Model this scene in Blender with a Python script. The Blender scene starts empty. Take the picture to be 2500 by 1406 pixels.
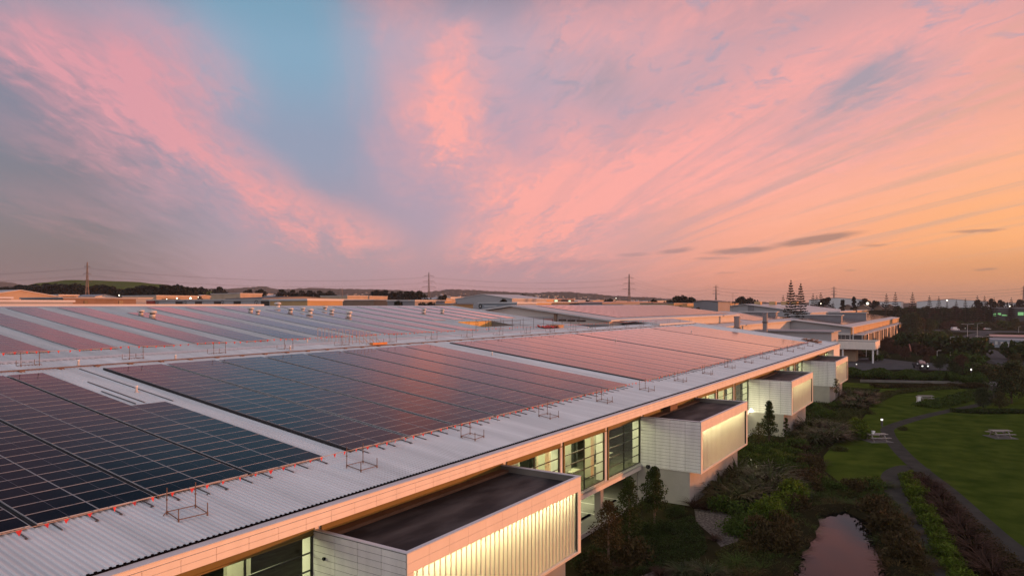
import bpy, bmesh, math, random
from math import sin, cos, tan, pi, radians, sqrt, atan, atan2, exp
from mathutils import Vector, Matrix

random.seed(7)
S = bpy.context.scene
COL = S.collection
# ---------------------------------------------------------------- survey of the place
H = 17.68                       # camera height over the garden
FPX, CX, HY = 1706.0, 1250.0, 744.0
TH = radians(32.86)             # bearing of the camera from the long axis of the warehouse (+X)
FWD = Vector((cos(TH), sin(TH), 0)); RGT = Vector((sin(TH), -cos(TH), 0)); UP = Vector((0, 0, 1))
CAM = Vector((0, 0, H))

def ray(px, py):
    return FWD + RGT * ((px - CX) / FPX) + UP * ((HY - py) / FPX)
def atF(px, py, F): return CAM + ray(px, py) * F
def atZ(px, py, Z=0.0):
    r = ray(px, py); return CAM + r * ((Z - H) / r.z)
def atX(px, py, X):
    r = ray(px, py); return CAM + r * (X / r.x)
def atY(px, py, Y):
    r = ray(px, py); return CAM + r * (Y / r.y)
def RZ(Y): return 6.083 + 0.1235 * Y          # height of the long roof plane at Y
def onroof(px, py):
    r = ray(px, py)
    s = (6.083 - H) / (r.z - 0.1235 * r.y)
    return CAM + r * s
def proj(p):
    d = p - CAM; F = d.dot(FWD)
    return (CX + FPX * d.dot(RGT) / F, HY - FPX * d.z / F, F)

def lin(c):
    return tuple((v / 255 / 12.92) if v / 255 <= 0.04045 else ((v / 255 + 0.055) / 1.055) ** 2.4 for v in c)

# ---------------------------------------------------------------- mesh builder
ORG = {}
class MB:
    def __init__(s): s.v = []; s.f = []; s.m = []
    def add(s, vs, fs, m=0):
        b = len(s.v); s.v.extend(tuple(p) for p in vs)
        for f in fs: s.f.append(tuple(i + b for i in f)); s.m.append(m)
    def quad(s, a, b, c, d, m=0): s.add((a, b, c, d), ((0, 1, 2, 3),), m)
    def tri(s, a, b, c, m=0): s.add((a, b, c), ((0, 1, 2),), m)
    def box(s, x0, x1, y0, y1, z0, z1, m=0):
        s.add(((x0,y0,z0),(x1,y0,z0),(x1,y1,z0),(x0,y1,z0),(x0,y0,z1),(x1,y0,z1),(x1,y1,z1),(x0,y1,z1)),
              ((3,2,1,0),(4,5,6,7),(0,1,5,4),(1,2,6,5),(2,3,7,6),(3,0,4,7)), m)
    def hexa(s, b, t, m=0):            # bottom ring (4), top ring (4), counter-clockwise seen from above
        s.add(list(b) + list(t), ((3,2,1,0),(4,5,6,7),(0,1,5,4),(1,2,6,5),(2,3,7,6),(3,0,4,7)), m)
    def tube(s, p, q, r, n=6, r2=None, m=0, cap=True):
        p = Vector(p); q = Vector(q); r2 = r if r2 is None else r2
        d = (q - p); L = d.length
        if L < 1e-6: return
        d /= L
        a = d.cross(Vector((0, 0, 1)) if abs(d.z) < .95 else Vector((1, 0, 0))).normalized(); b = d.cross(a)
        vs = []
        for c, rr in ((p, r), (q, r2)):
            for i in range(n):
                t = 2 * pi * i / n; vs.append(c + a * (rr * cos(t)) + b * (rr * sin(t)))
        fs = [(i, i + n, (i + 1) % n + n, (i + 1) % n) for i in range(n)]
        if cap: fs += [tuple(range(n)), tuple(reversed(range(n, 2 * n)))]
        s.add(vs, fs, m)
    def lathe(s, prof, n=10, c=(0,0,0), m=0):
        vs = []; c = Vector(c)
        for (r, z) in prof:
            for i in range(n):
                t = 2 * pi * i / n; vs.append((c.x + r * cos(t), c.y + r * sin(t), c.z + z))
        fs = []
        for k in range(len(prof) - 1):
            for i in range(n):
                j = (i + 1) % n; fs.append((k*n+i, k*n+j, (k+1)*n+j, (k+1)*n+i))
        fs.append(tuple(reversed(range(n)))); fs.append(tuple(range((len(prof)-1)*n, len(prof)*n)))
        s.add(vs, fs, m)
    def poly(s, pts, z, m=0):
        s.add([(p[0], p[1], z) for p in pts], (tuple(range(len(pts))),), m)
    def prism(s, pts, z0, z1, m=0):
        n = len(pts)
        vs = [(p[0], p[1], z0) for p in pts] + [(p[0], p[1], z1) for p in pts]
        s.add(vs, [tuple(reversed(range(n))), tuple(range(n, 2*n))] + [(i, (i+1) % n, (i+1) % n + n, i + n) for i in range(n)], m)
    def build(s, name, mats, parent=None, smooth=False, org=None):
        me = bpy.data.meshes.new(name)
        if org is None: org = ORG.get(parent.name, Vector((0,0,0))) if parent else Vector((0,0,0))
        org = Vector(org)
        me.from_pydata([(v[0]-org.x, v[1]-org.y, v[2]-org.z) for v in s.v], [], s.f)
        if not isinstance(mats, (list, tuple)): mats = [mats]
        for m in mats: me.materials.append(m)
        if len(mats) > 1: me.polygons.foreach_set('material_index', s.m)
        if smooth: me.polygons.foreach_set('use_smooth', [True] * len(me.polygons))
        me.update()
        o = bpy.data.objects.new(name, me); COL.objects.link(o)
        if parent: o.parent = parent
        else: o.location = org
        ORG[o.name] = org
        return o

def tag(o, label=None, cat=None, group=None, kind=None):
    if label: o['label'] = label
    if cat: o['category'] = cat
    if group: o['group'] = group
    if kind: o['kind'] = kind
    return o
def thing(name, label, cat, loc=(0,0,0), group=None, rz=0):
    o = bpy.data.objects.new(name, None); COL.objects.link(o); o.location = loc; o.rotation_euler = (0, 0, rz)
    o.empty_display_size = .2
    ORG[o.name] = Vector(loc); return tag(o, label, cat, group)
def part(name, mb, mats, parent, smooth=False): return mb.build(name, mats, parent, smooth)
def local(name, mb, mats, parent, smooth=False): return mb.build(name, mats, parent, smooth, org=(0,0,0))
def copy_tree(o, parent=None):
    c = o.copy(); COL.objects.link(c)
    if parent: c.parent = parent
    for ch in list(o.children): copy_tree(ch, c)
    return c
def dup(o, loc, rz=0.0, sc=1.0, label=None, group=None, sz=None):
    c = copy_tree(o); c.location = loc; c.rotation_euler = (0, 0, rz); c.scale = (sc, sc, sz or sc)
    if label: c['label'] = label
    if group: c['group'] = group
    return c
ORD = 'zeroth first second third fourth fifth sixth seventh eighth ninth tenth eleventh twelfth thirteenth fourteenth fifteenth sixteenth seventeenth eighteenth nineteenth twentieth'.split()
ORD += ['twenty-' + w for w in ORD[1:10]] + ['thirtieth'] + ['thirty-' + w for w in ORD[1:10]] + ['fortieth']

# ---------------------------------------------------------------- materials
def nt(m):
    m.use_nodes = True; t = m.node_tree; t.nodes.clear(); return t
def mat(name, col, rough=.6, var=.18, scale=3.0, metal=0.0, spec=.5, bump=0.0, bscale=None, col2=None, stretch=(1,1,1), ior=None, emit=None, es=0.0, detail=5, lo=.3, hi=.7):
    """Principled surface whose colour wanders between two tones on object-space noise."""
    m = bpy.data.materials.new(name); t = nt(m); L = t.links
    out = t.nodes.new('ShaderNodeOutputMaterial'); b = t.nodes.new('ShaderNodeBsdfPrincipled')
    L.new(b.outputs[0], out.inputs[0])
    b.inputs['Roughness'].default_value = rough; b.inputs['Metallic'].default_value = metal
    b.inputs['Specular IOR Level'].default_value = spec
    if ior: b.inputs['IOR'].default_value = ior
    tc = t.nodes.new('ShaderNodeTexCoord'); mp = t.nodes.new('ShaderNodeMapping'); mp.inputs['Scale'].default_value = stretch
    L.new(tc.outputs['Object'], mp.inputs[0])
    nz = t.nodes.new('ShaderNodeTexNoise'); nz.inputs['Scale'].default_value = scale; nz.inputs['Detail'].default_value = detail
    L.new(mp.outputs[0], nz.inputs['Vector'])
    cr = t.nodes.new('ShaderNodeValToRGB'); cr.color_ramp.elements[0].position = lo; cr.color_ramp.elements[1].position = hi
    c2 = col2 if col2 else tuple(min(1, c * (1 + var)) for c in col)
    c1 = tuple(c * (1 - var) for c in col) if not col2 else col
    cr.color_ramp.elements[0].color = (*c1, 1); cr.color_ramp.elements[1].color = (*c2, 1)
    L.new(nz.outputs['Fac'], cr.inputs[0]); L.new(cr.outputs[0], b.inputs['Base Color'])
    if bump:
        n2 = t.nodes.new('ShaderNodeTexNoise'); n2.inputs['Scale'].default_value = bscale or scale * 6; n2.inputs['Detail'].default_value = 4
        L.new(mp.outputs[0], n2.inputs['Vector'])
        bp = t.nodes.new('ShaderNodeBump'); bp.inputs['Strength'].default_value = bump; bp.inputs['Distance'].default_value = .05
        L.new(n2.outputs['Fac'], bp.inputs['Height']); L.new(bp.outputs[0], b.inputs['Normal'])
    if emit:
        b.inputs['Emission Color'].default_value = (*emit, 1); b.inputs['Emission Strength'].default_value = es
    return m
# ---------------------------------------------------------------- sky, sun, camera
SUN_AZ = radians(-52)      # bearing of the sun from +X (towards -Y)
SUN_EL = radians(1.6)
def build_world():
    W = bpy.data.worlds.new("World"); S.world = W; W.use_nodes = True
    t = W.node_tree; t.nodes.clear(); L = t.links; N = t.nodes.new
    def val(x, sock):
        if hasattr(x, 'is_output'): L.new(x, sock)
        else: sock.default_value = x
    def math_(op, a, b=0.0, c=0.0, clamp=False):
        n = N('ShaderNodeMath'); n.operation = op; n.use_clamp = clamp
        val(a, n.inputs[0]); val(b, n.inputs[1]); val(c, n.inputs[2]); return n.outputs[0]
    def mr(x, a, b, lo=0.0, hi=1.0, smooth=True):
        n = N('ShaderNodeMapRange'); n.interpolation_type = 'SMOOTHSTEP' if smooth else 'LINEAR'
        val(x, n.inputs['Value']); n.inputs['From Min'].default_value = a; n.inputs['From Max'].default_value = b
        n.inputs['To Min'].default_value = lo; n.inputs['To Max'].default_value = hi; return n.outputs[0]
    def mix(f, a, b):
        n = N('ShaderNodeMix'); n.data_type = 'RGBA'; val(f, n.inputs[0]); 
        val(a if hasattr(a, 'is_output') else (*a, 1), n.inputs[6]); val(b if hasattr(b, 'is_output') else (*b, 1), n.inputs[7]); return n.outputs[2]
    def xyz(x, y, z=0.0):
        n = N('ShaderNodeCombineXYZ'); val(x, n.inputs[0]); val(y, n.inputs[1]); val(z, n.inputs[2]); return n.outputs[0]
    def noise(v, scale, detail=5, rough=.55, dist=0.0):
        n = N('ShaderNodeTexNoise'); n.inputs['Scale'].default_value = scale; n.inputs['Detail'].default_value = detail
        n.inputs['Roughness'].default_value = rough; n.inputs['Distortion'].default_value = dist
        L.new(v, n.inputs['Vector']); return n.outputs['Fac']
    def ramp(x, stops):
        n = N('ShaderNodeValToRGB'); e = n.color_ramp.elements; n.color_ramp.interpolation = 'EASE'
        while len(e) < len(stops): e.new(.5)
        for i, (p, c) in enumerate(stops): e[i].position = p; e[i].color = (*lin(c), 1)
        L.new(x, n.inputs[0]); return n.outputs[0]
    tc = N('ShaderNodeTexCoord'); D = tc.outputs['Generated']
    def dot(v):
        n = N('ShaderNodeVectorMath'); n.operation = 'DOT_PRODUCT'; L.new(D, n.inputs[0]); n.inputs[1].default_value = v; return n.outputs['Value']
    f, r, z = dot(FWD), dot(RGT), dot(UP)
    az = math_('ARCTAN2', r, f); el = math_('ARCSINE', z)
    zz = math_('MAXIMUM', z, 0.0)
    # plane of the cirrus: streaks run towards a point on the horizon a little left of the middle
    a0 = atan((960 - CX) / FPX)
    rr = math_('SUBTRACT', math_('MULTIPLY', r, cos(a0)), math_('MULTIPLY', f, sin(a0)))
    ff = math_('ADD', math_('MULTIPLY', f, cos(a0)), math_('MULTIPLY', r, sin(a0)))
    den = math_('ADD', zz, .07)
    ca = math_('DIVIDE', rr, den); cb = math_('DIVIDE', ff, den)
    n_big = noise(xyz(math_('MULTIPLY', ca, 1.0), math_('MULTIPLY', cb, .33), 3.1), 1.1, 4, .5, .3)
    n_str = noise(xyz(math_('MULTIPLY', ca, 3.2), math_('MULTIPLY', cb, .45), 1.7), 1.2, 7, .6, .5)
    n_fine = noise(xyz(math_('MULTIPLY', ca, 9.0), math_('MULTIPLY', cb, 3.2), 5.0), 1.3, 6, .62, .8)
    # angular coordinates, ragged by the noise
    wob = math_('MULTIPLY', math_('SUBTRACT', n_big, .5), .07)
    wob2 = math_('MULTIPLY', math_('SUBTRACT', n_str, .5), .07)
    V = xyz(math_('ADD', az, wob), math_('ADD', el, math_('ADD', wob2, math_('MULTIPLY', math_('SUBTRACT', n_fine, .5), .035))))
    n_rip = noise(xyz(math_('MULTIPLY', ca, 4.5), math_('MULTIPLY', cb, 3.0), 7.7), 1.4, 5, .6, .6)
    Vr = xyz(math_('ADD', az, math_('MULTIPLY', math_('SUBTRACT', n_big, .5), .16)), math_('ADD', el, math_('ADD', math_('MULTIPLY', math_('SUBTRACT', n_rip, .5), .13), math_('MULTIPLY', math_('SUBTRACT', n_fine, .5), .05))))
    def ang(px, py):
        a = atan((px - CX) / FPX); return a, atan((HY - py) / FPX * cos(a))
    def blob(px0, py0, px1, py1, wid, amp=1.0, vec=None, tail=1.25):
        """soft elongated patch between two bearings (given as they are seen from the roof garden)"""
        a, b = ang(px0, py0); c, d = ang(px1, py1)
        mp = N('ShaderNodeMapping'); mp.vector_type = 'TEXTURE'
        mp.inputs['Location'].default_value = ((a + c) / 2, (b + d) / 2, 0)
        mp.inputs['Rotation'].default_value = (0, 0, atan2(d - b, c - a))
        mp.inputs['Scale'].default_value = (sqrt((c - a) ** 2 + (d - b) ** 2) / 2 * tail, wid, 1)
        L.new(vec or V, mp.inputs[0])
        g = N('ShaderNodeTexGradient'); g.gradient_type = 'SPHERICAL'; L.new(mp.outputs[0], g.inputs[0])
        return math_('MULTIPLY', mr(g.outputs['Fac'], 0, .8), amp)
    def total(bs):
        s = bs[0]
        for b in bs[1:]: s = math_('ADD', s, b)
        return s
    # --- clear air by elevation at three bearings
    e = mr(el, 0, radians(90), smooth=False)          # 0 .. 1 for 0 .. 90 degrees
    k = 1 / 90.0
    left = ramp(e, [(0, (118, 108, 118)), (3*k, (112, 106, 118)), (8*k, (112, 112, 130)), (14*k, (112, 120, 142)), (20*k, (132, 140, 160)), (23*k, (80, 102, 126)), (28*k, (40, 58, 78)), (36*k, (32, 48, 66)), (48*k, (64, 78, 98)), (1, (160, 164, 184))])
    midc = ramp(e, [(0, (172, 148, 160)), (3*k, (168, 145, 160)), (7*k, (152, 143, 166)), (12*k, (138, 148, 174)), (19*k, (124, 160, 186)), (22.5*k, (114, 154, 180)), (26*k, (56, 90, 114)), (35*k, (42, 64, 86)), (48*k, (64, 78, 98)), (1, (160, 164, 184))])
    right = ramp(e, [(0, (204, 146, 128)), (2*k, (226, 148, 126)), (6*k, (242, 160, 138)), (11*k, (226, 154, 148)), (18*k, (206, 154, 160)), (24*k, (170, 140, 152)), (31*k, (104, 98, 116)), (48*k, (84, 88, 106)), (1, (160, 164, 184))])
    hot = ramp(e, [(0, (186, 136, 108)), (2*k, (214, 146, 104)), (5*k, (248, 168, 112)), (9*k, (246, 168, 124)), (15*k, (224, 154, 142)), (21*k, (206, 150, 152)), (31*k, (120, 106, 120)), (60*k, (116, 115, 136)), (1, (160, 164, 184))])
    mauve = ramp(e, [(0, (186, 146, 156)), (3*k, (178, 146, 160)), (7*k, (168, 148, 170)), (12*k, (176, 150, 170)), (20*k, (176, 158, 176)), (26*k, (120, 120, 140)), (34*k, (58, 74, 96)), (48*k, (70, 80, 98)), (1, (160, 164, 184))])
    wv = math_('ADD', az, math_('MULTIPLY', math_('SUBTRACT', n_str, .5), .12))
    # the blue wedge leans: its edges drift left as they rise
    tilt = math_('MULTIPLY', el, .12)
    base = mix(mr(math_('ADD', wv, tilt), radians(-32), radians(-20)), left, midc)
    base = mix(mr(math_('ADD', wv, tilt), radians(-13.5), radians(-6.5)), base, mauve)
    base = mix(mr(az, radians(2), radians(20)), base, right)
    base = mix(mr(az, radians(18), radians(36)), base, hot)
    back = mr(math_('ABSOLUTE', az), radians(75), radians(150))
    base = mix(back, base, ramp(e, [(0, (196, 186, 192)), (12*k, (226, 222, 228)), (35*k, (216, 218, 230)), (1, (176, 180, 196))]))
    # --- lit cloud
    cl = total([
        blob(-60, 50, 520, 340, .085, .85), blob(300, 270, 760, 480, .055, .75), blob(560, 480, 1000, 600, .055, .65), blob(-80, 40, 200, 160, .06, .5), blob(60, 0, 660, 300, .13, .42), blob(100, 330, 820, 560, .07, .32),
        blob(-100, 250, 420, 430, .05, .25), blob(-100, 470, 420, 540, .04, .18), blob(200, 10, 640, 260, .07, .3),
        blob(1060, 70, 1140, 170, .06, .5, Vr), blob(980, 215, 1200, 245, .045, .5, Vr), blob(985, 270, 1190, 290, .045, .55, Vr), blob(1010, 330, 1190, 345, .04, .45, Vr), blob(930, 170, 1290, 350, .16, .45, Vr), blob(1080, 390, 1300, 430, .06, .35), blob(1250, 40, 1600, 60, .07, .4, Vr), blob(880, 20, 1100, 10, .05, .3, Vr),
        blob(1090, 575, 1640, 330, .09, 1.0), blob(1150, 560, 2000, 320, .08, .8), blob(1500, 420, 2500, 120, .10, .75),
        blob(1600, 560, 2560, 330, .07, .55), blob(1300, 640, 2300, 620, .04, .35), blob(1060, 610, 1560, 600, .045, .6), blob(1700, 250, 2600, -40, .07, .5),
        blob(1280, 160, 1700, 120, .06, .25), blob(1500, 20, 2100, -160, .1, .4), blob(1250, 330, 1500, 260, .05, .35),
        blob(600, -420, 1500, -330, .12, .35), blob(1500, -300, 2600, -420, .14, .45), blob(-300, -250, 300, -120, .1, .3)])
    tex = math_('ADD', math_('MULTIPLY', mr(n_str, .25, .75), .75), math_('MULTIPLY', mr(n_fine, .25, .75), .5))
    cover = math_('MULTIPLY', cl, math_('ADD', tex, .16), clamp=True)
    # thin veils everywhere in the upper right
    veil = math_('MULTIPLY', mr(math_('ADD', n_big, math_('MULTIPLY', n_fine, .4)), .55, .95), math_('MULTIPLY', mr(az, radians(-10), radians(25)), mr(el, radians(4), radians(12))))
    cover = math_('ADD', cover, math_('MULTIPLY', veil, .35), clamp=True)
    cc = mix(mr(az, radians(-30), radians(-4)), lin((214, 146, 158)), lin((246, 162, 156)))
    cc = mix(math_('MULTIPLY', mr(az, radians(8), radians(34)), mr(el, radians(13), radians(2.5))), cc, lin((255, 180, 122)))
    cc = mix(mr(el, radians(22), radians(40)), cc, lin((150, 122, 140)))
    sky = mix(cover, base, cc)
    # mauve gaps between the streaks of the right-hand fan
    n_gap = noise(xyz(math_('MULTIPLY', ca, 2.3), math_('MULTIPLY', cb, .16), 9.3), 1.5, 6, .6, .4)
    n_mot = noise(xyz(math_('MULTIPLY', ca, 5.5), math_('MULTIPLY', cb, 3.4), 2.0), 1.6, 5, .62, .6)
    gm = math_('MULTIPLY', mr(n_gap, .46, .68), mr(az, radians(-3), radians(14)))
    gm = math_('MULTIPLY', gm, mr(el, radians(1.5), radians(6)))
    sky = mix(math_('MULTIPLY', gm, .7), sky, mix(mr(az, radians(14), radians(34)), lin((186, 148, 158)), lin((206, 158, 136))))
    mm = math_('MULTIPLY', mr(n_mot, .50, .72), math_('MULTIPLY', mr(az, radians(-14), radians(2)), mr(el, radians(9), radians(18))))
    sky = mix(math_('MULTIPLY', mm, .7), sky, lin((158, 150, 170)))
    # darker bars of stratus low over the sunset, and grey-blue gaps
    gap = total([blob(1760, 330, 2380, 200, .08, .62, Vr), blob(1960, 210, 2360, 100, .06, .7, Vr), blob(1250, 240, 1620, 150, .06, .7), blob(1280, 90, 1560, 200, .05, .35), blob(1140, 560, 1290, 520, .02, .3), blob(2080, 420, 2440, 330, .02, .3)])
    sky = mix(math_('MULTIPLY', gap, mr(n_str, .3, .7), clamp=True), sky, lin((162, 146, 160)))
    Vs = xyz(math_('ADD', az, math_('MULTIPLY', wob, .1)), math_('ADD', el, math_('MULTIPLY', math_('SUBTRACT', n_fine, .5), .006)))
    bars = total([blob(1880, 602, 2110, 566, .0075, 1.1, Vs), blob(1720, 618, 1900, 606, .006, 1.0, Vs), blob(1600, 618, 1700, 607, .005, .8, Vs), blob(1500, 624, 1590, 620, .004, .6, Vs), blob(1690, 632, 1790, 630, .003, .5, Vs), blob(2310, 568, 2460, 560, .003, .7, Vs),
                  blob(2090, 600, 2170, 598, .003, .45, Vs), blob(2370, 660, 2440, 655, .0025, .6, Vs), blob(1000, 660, 1560, 636, .012, .5, Vs), blob(1740, 668, 1800, 664, .002, .35, Vs), blob(2060, 661, 2100, 659, .002, .35, Vs)])
    sky = mix(math_('MINIMUM', bars, .85), sky, mix(mr(az, radians(0), radians(24)), lin((172, 138, 156)), lin((150, 112, 110))))
    # below the horizon
    sky = mix(mr(el, radians(-.4), radians(-3)), sky, lin((60, 58, 55)))
    # the physical twilight sky adds its share on top
    ns = N('ShaderNodeTexSky'); ns.sky_type = 'NISHITA'; ns.sun_disc = False
    ns.sun_elevation = SUN_EL; ns.sun_rotation = pi / 2 - SUN_AZ; ns.air_density = 1.0; ns.dust_density = 1.5
    bg1 = N('ShaderNodeBackground'); L.new(ns.outputs[0], bg1.inputs[0]); bg1.inputs[1].default_value = .05
    bg2 = N('ShaderNodeBackground'); L.new(sky, bg2.inputs[0]); bg2.inputs[1].default_value = 1.04
    ad = N('ShaderNodeAddShader'); L.new(bg1.outputs[0], ad.inputs[0]); L.new(bg2.outputs[0], ad.inputs[1])
    out = N('ShaderNodeOutputWorld'); L.new(ad.outputs[0], out.inputs[0])
    W.cycles.sampling_method = 'MANUAL'; W.cycles.sample_map_resolution = 1024
build_world()

sl = bpy.data.lights.new('sun', 'SUN'); sl.energy = 5.0; sl.angle = radians(1.0); sl.color = (1.0, .34, .125)
so = bpy.data.objects.new('sun', sl); COL.objects.link(so)
sdir = Vector((cos(SUN_AZ) * cos(SUN_EL), sin(SUN_AZ) * cos(SUN_EL), sin(SUN_EL)))
so.rotation_euler = (-sdir).to_track_quat('-Z', 'Y').to_euler(); so.location = (60, -60, 40)

cd = bpy.data.cameras.new('camera'); co = bpy.data.objects.new('camera', cd); COL.objects.link(co); S.camera = co
cd.sensor_width = 36; cd.lens = FPX / 2500 * 36; cd.shift_y = (HY - 703) / 2500; cd.clip_end = 20000; cd.clip_start = .5
co.location = CAM; co.rotation_euler = FWD.to_track_quat('-Z', 'Y').to_euler()
S.view_settings.view_transform = 'Standard'; S.view_settings.look = 'None'; S.view_settings.exposure = 0.0; S.view_settings.gamma = 1.0
# ---------------------------------------------------------------- materials of the warehouse
M = {}
M['roof'] = mat('roof_steel', (.71, .72, .73), .45, .13, .7, spec=.4, stretch=(1.4, .10, 1), detail=7)
M['roofdim'] = mat('dimmed_streaky_steel', (.56, .58, .59), .55, .16, .6, spec=.3, stretch=(1.6, .07, 1))  # same steel, its dimness at a grazing view put into the colour, plus dirt streaks
M['flash'] = mat('flashing_steel', (.62, .63, .66), .38, .05, 1.0)
M['white'] = mat('white_cladding', (.80, .79, .78), .5, .09, 1.6, stretch=(1.2, 1.2, .16), detail=7)
M['fascia'] = mat('fascia_panel', (.84, .75, .66), .48, .06, 1.2, stretch=(1, 1, .3), detail=7)
M['black'] = mat('black_rubber', (.004, .004, .005), .8, .1, 4, spec=0.0)
M['joint'] = mat('joint_dark', (.055, .045, .04), .8, .1, 4)
M['ochre'] = mat('ochre_board', (.19, .135, .028), .6, .12, 1.0)
M['brown'] = mat('brown_ledge', (.16, .085, .05), .7, .2, 1.5)
M['bitumen'] = mat('bitumen_roof', (.010, .009, .011), .75, .3, .55, col2=(.085, .074, .070), bump=.25, bscale=3, stretch=(.4, 1.2, 1), lo=.42, hi=.66, detail=7)
M['concrete'] = mat('precast_concrete', (.40, .38, .35), .8, .10, .7, bump=.12, bscale=8)
M['concdark'] = mat('worn_concrete', (.17, .16, .14), .85, .2, .5, bump=.1)
M['frame'] = mat('black_mullion', (.02, .02, .02), .4, .1, 5)
M['alu'] = mat('aluminium', (.62, .60, .58), .35, .05, 4, metal=.6)
M['intwall'] = mat('office_wall', (.62, .60, .50), .8, .05, .6)
M['intdark'] = mat('office_panel_dark', (.06, .065, .06), .6, .2, .8)
M['intgrey'] = mat('office_panel_grey', (.20, .22, .24), .6, .1, .8)
M['intfloor'] = mat('office_carpet', (.10, .10, .075), .9, .35, .9, stretch=(1, 3, 1))
M['parkfloor'] = mat('car_park_floor', (.24, .235, .20), .75, .2, .4)
M['parkgreen'] = mat('kerb_planting', (.05, .075, .03), .9, .3, 2)
M['line'] = mat('line_paint', (.8, .8, .74), .6, .05, 2)
M['rust'] = mat('rusty_steel', (.11, .055, .04), .7, .3, 6, col2=(.22, .14, .10))
M['rail'] = mat('dark_rail', (.09, .085, .09), .5, .2, 4)
M['fin'] = mat('pale_fin', (.72, .66, .56), .45, .04, 1)

def translucent(name, col, t=.6):
    m = bpy.data.materials.new(name); n = nt(m); L = n.links
    o = n.nodes.new('ShaderNodeOutputMaterial'); a = n.nodes.new('ShaderNodeBsdfDiffuse'); b = n.nodes.new('ShaderNodeBsdfTranslucent'); mx = n.nodes.new('ShaderNodeMixShader')
    tc = n.nodes.new('ShaderNodeTexCoord'); nz = n.nodes.new('ShaderNodeTexNoise'); nz.inputs['Scale'].default_value = 1.3
    L.new(tc.outputs['Object'], nz.inputs['Vector'])
    cr = n.nodes.new('ShaderNodeValToRGB'); cr.color_ramp.elements[0].color = (*[c * .88 for c in col], 1); cr.color_ramp.elements[1].color = (*col, 1)
    L.new(nz.outputs['Fac'], cr.inputs[0]); L.new(cr.outputs[0], a.inputs[0]); L.new(cr.outputs[0], b.inputs[0]); mx.inputs[0].default_value = t
    L.new(a.outputs[0], mx.inputs[1]); L.new(b.outputs[0], mx.inputs[2]); L.new(mx.outputs[0], o.inputs[0]); return m
M['screen'] = translucent('translucent_screen', (.80, .77, .66), .55)

def thin_glass(name, tint=(.86, .90, .86), rough=.01, refl=1.0):
    m = bpy.data.materials.new(name); n = nt(m); L = n.links
    o = n.nodes.new('ShaderNodeOutputMaterial'); g = n.nodes.new('ShaderNodeBsdfGlossy'); g.inputs['Roughness'].default_value = rough
    tr = n.nodes.new('ShaderNodeBsdfTransparent'); tr.inputs[0].default_value = (*tint, 1)
    fr = n.nodes.new('ShaderNodeFresnel'); fr.inputs[0].default_value = 1.45
    mx = n.nodes.new('ShaderNodeMixShader'); L.new(fr.outputs[0], mx.inputs[0]); L.new(tr.outputs[0], mx.inputs[1]); L.new(g.outputs[0], mx.inputs[2]); L.new(mx.outputs[0], o.inputs[0]); return m
M['glass'] = thin_glass('window_glass')

def area(name, loc, sx, sy, power, col, rot=(0, 0, 0), spread=None):
    l = bpy.data.lights.new(name, 'AREA'); l.shape = 'RECTANGLE'; l.size = sx; l.size_y = sy; l.energy = power; l.color = col
    if spread: l.spread = spread
    o = bpy.data.objects.new(name, l); COL.objects.link(o); o.location = loc; o.rotation_euler = rot; return o

# ---------------------------------------------------------------- the long warehouse
X0, X1, XU = -22.0, 172.0, 118.0       # near end, far end, far end of the upper roof
YE, YS, YT = 23.62, 59.1, 91.5         # eave, lap of the roof sheets, ridge
YB, YP, YW = 19.17, 20.2, 24.8         # bay front, plinth front, window wall
FB = 8.20                              # underside of the fascia
BOXES = [21.75 + 38.28 * i for i in range(4)]
BL = 15.5
NX0, NX1, NY0, NY1 = 91.4, 101.0, 64.5, 69.5    # roof well

wh = thing('warehouse', 'long white warehouse under a ribbed steel roof with four glowing bays along its garden side', 'warehouse', (75, 40, 0))

def ribs(mb, x0, x1, y0, y1, pitch=.236, zoff=0.0):
    """trapezoidal roofing sheet running up the slope"""
    n = int((x1 - x0) / pitch); p = (x1 - x0) / n
    prof = [(0, 0), (.46, 0), (.58, .046), (.84, .046), (.96, 0)]
    vs = []
    for i in range(n):
        for (a, h) in prof: vs.append((x0 + (i + a) * p, h))
    vs.append((x1, 0))
    b = len(mb.v); k = len(vs)
    for (yy) in (y0, y1):
        for (x, h) in vs: mb.v.append((x, yy, RZ(yy) + h + zoff))
    for i in range(k - 1): mb.f.append((b + i, b + i + 1, b + k + i + 1, b + k + i)); mb.m.append(0)

mb = MB()
ribs(mb, X0, X1, YE, YS)
roof = part('roof', mb, M['roof'], wh)
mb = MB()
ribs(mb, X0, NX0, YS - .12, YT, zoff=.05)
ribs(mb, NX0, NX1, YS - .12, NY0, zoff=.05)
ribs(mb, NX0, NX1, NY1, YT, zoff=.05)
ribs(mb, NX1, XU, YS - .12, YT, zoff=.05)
part('upper_roof', mb, M['roofdim'], roof)

# white lap flashing with its scalloped edge, ridge cap, verge flashings
mb = MB()
z = lambda y, o=0.0: RZ(y) + o
mb.quad((X0, YS - .28, z(YS, .075) - .04), (XU, YS - .28, z(YS, .075) - .04), (XU, YS + .25, z(YS + .25, .12)), (X0, YS + .25, z(YS + .25, .12)))
n = int((XU - X0) / .47)
for i in range(n):
    a = X0 + i * .47
    mb.quad((a, YS - .42, z(YS - .42, .04)), (a + .27, YS - .42, z(YS - .42, .04)), (a + .27, YS - .28, z(YS, .075) - .04), (a, YS - .28, z(YS, .075) - .04))
part('lap_flashing', mb, M['flash'], roof)
mb = MB()
mb.quad((X0, YT - .5, z(YT - .5, .1)), (XU, YT - .5, z(YT - .5, .1)), (XU, YT + .05, z(YT, .14)), (X0, YT + .05, z(YT, .14)))
mb.quad((X0, YT + .05, z(YT, .14)), (XU, YT + .05, z(YT, .14)), (XU, YT + .6, z(YT, .05)), (X0, YT + .6, z(YT, .05)))
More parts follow.
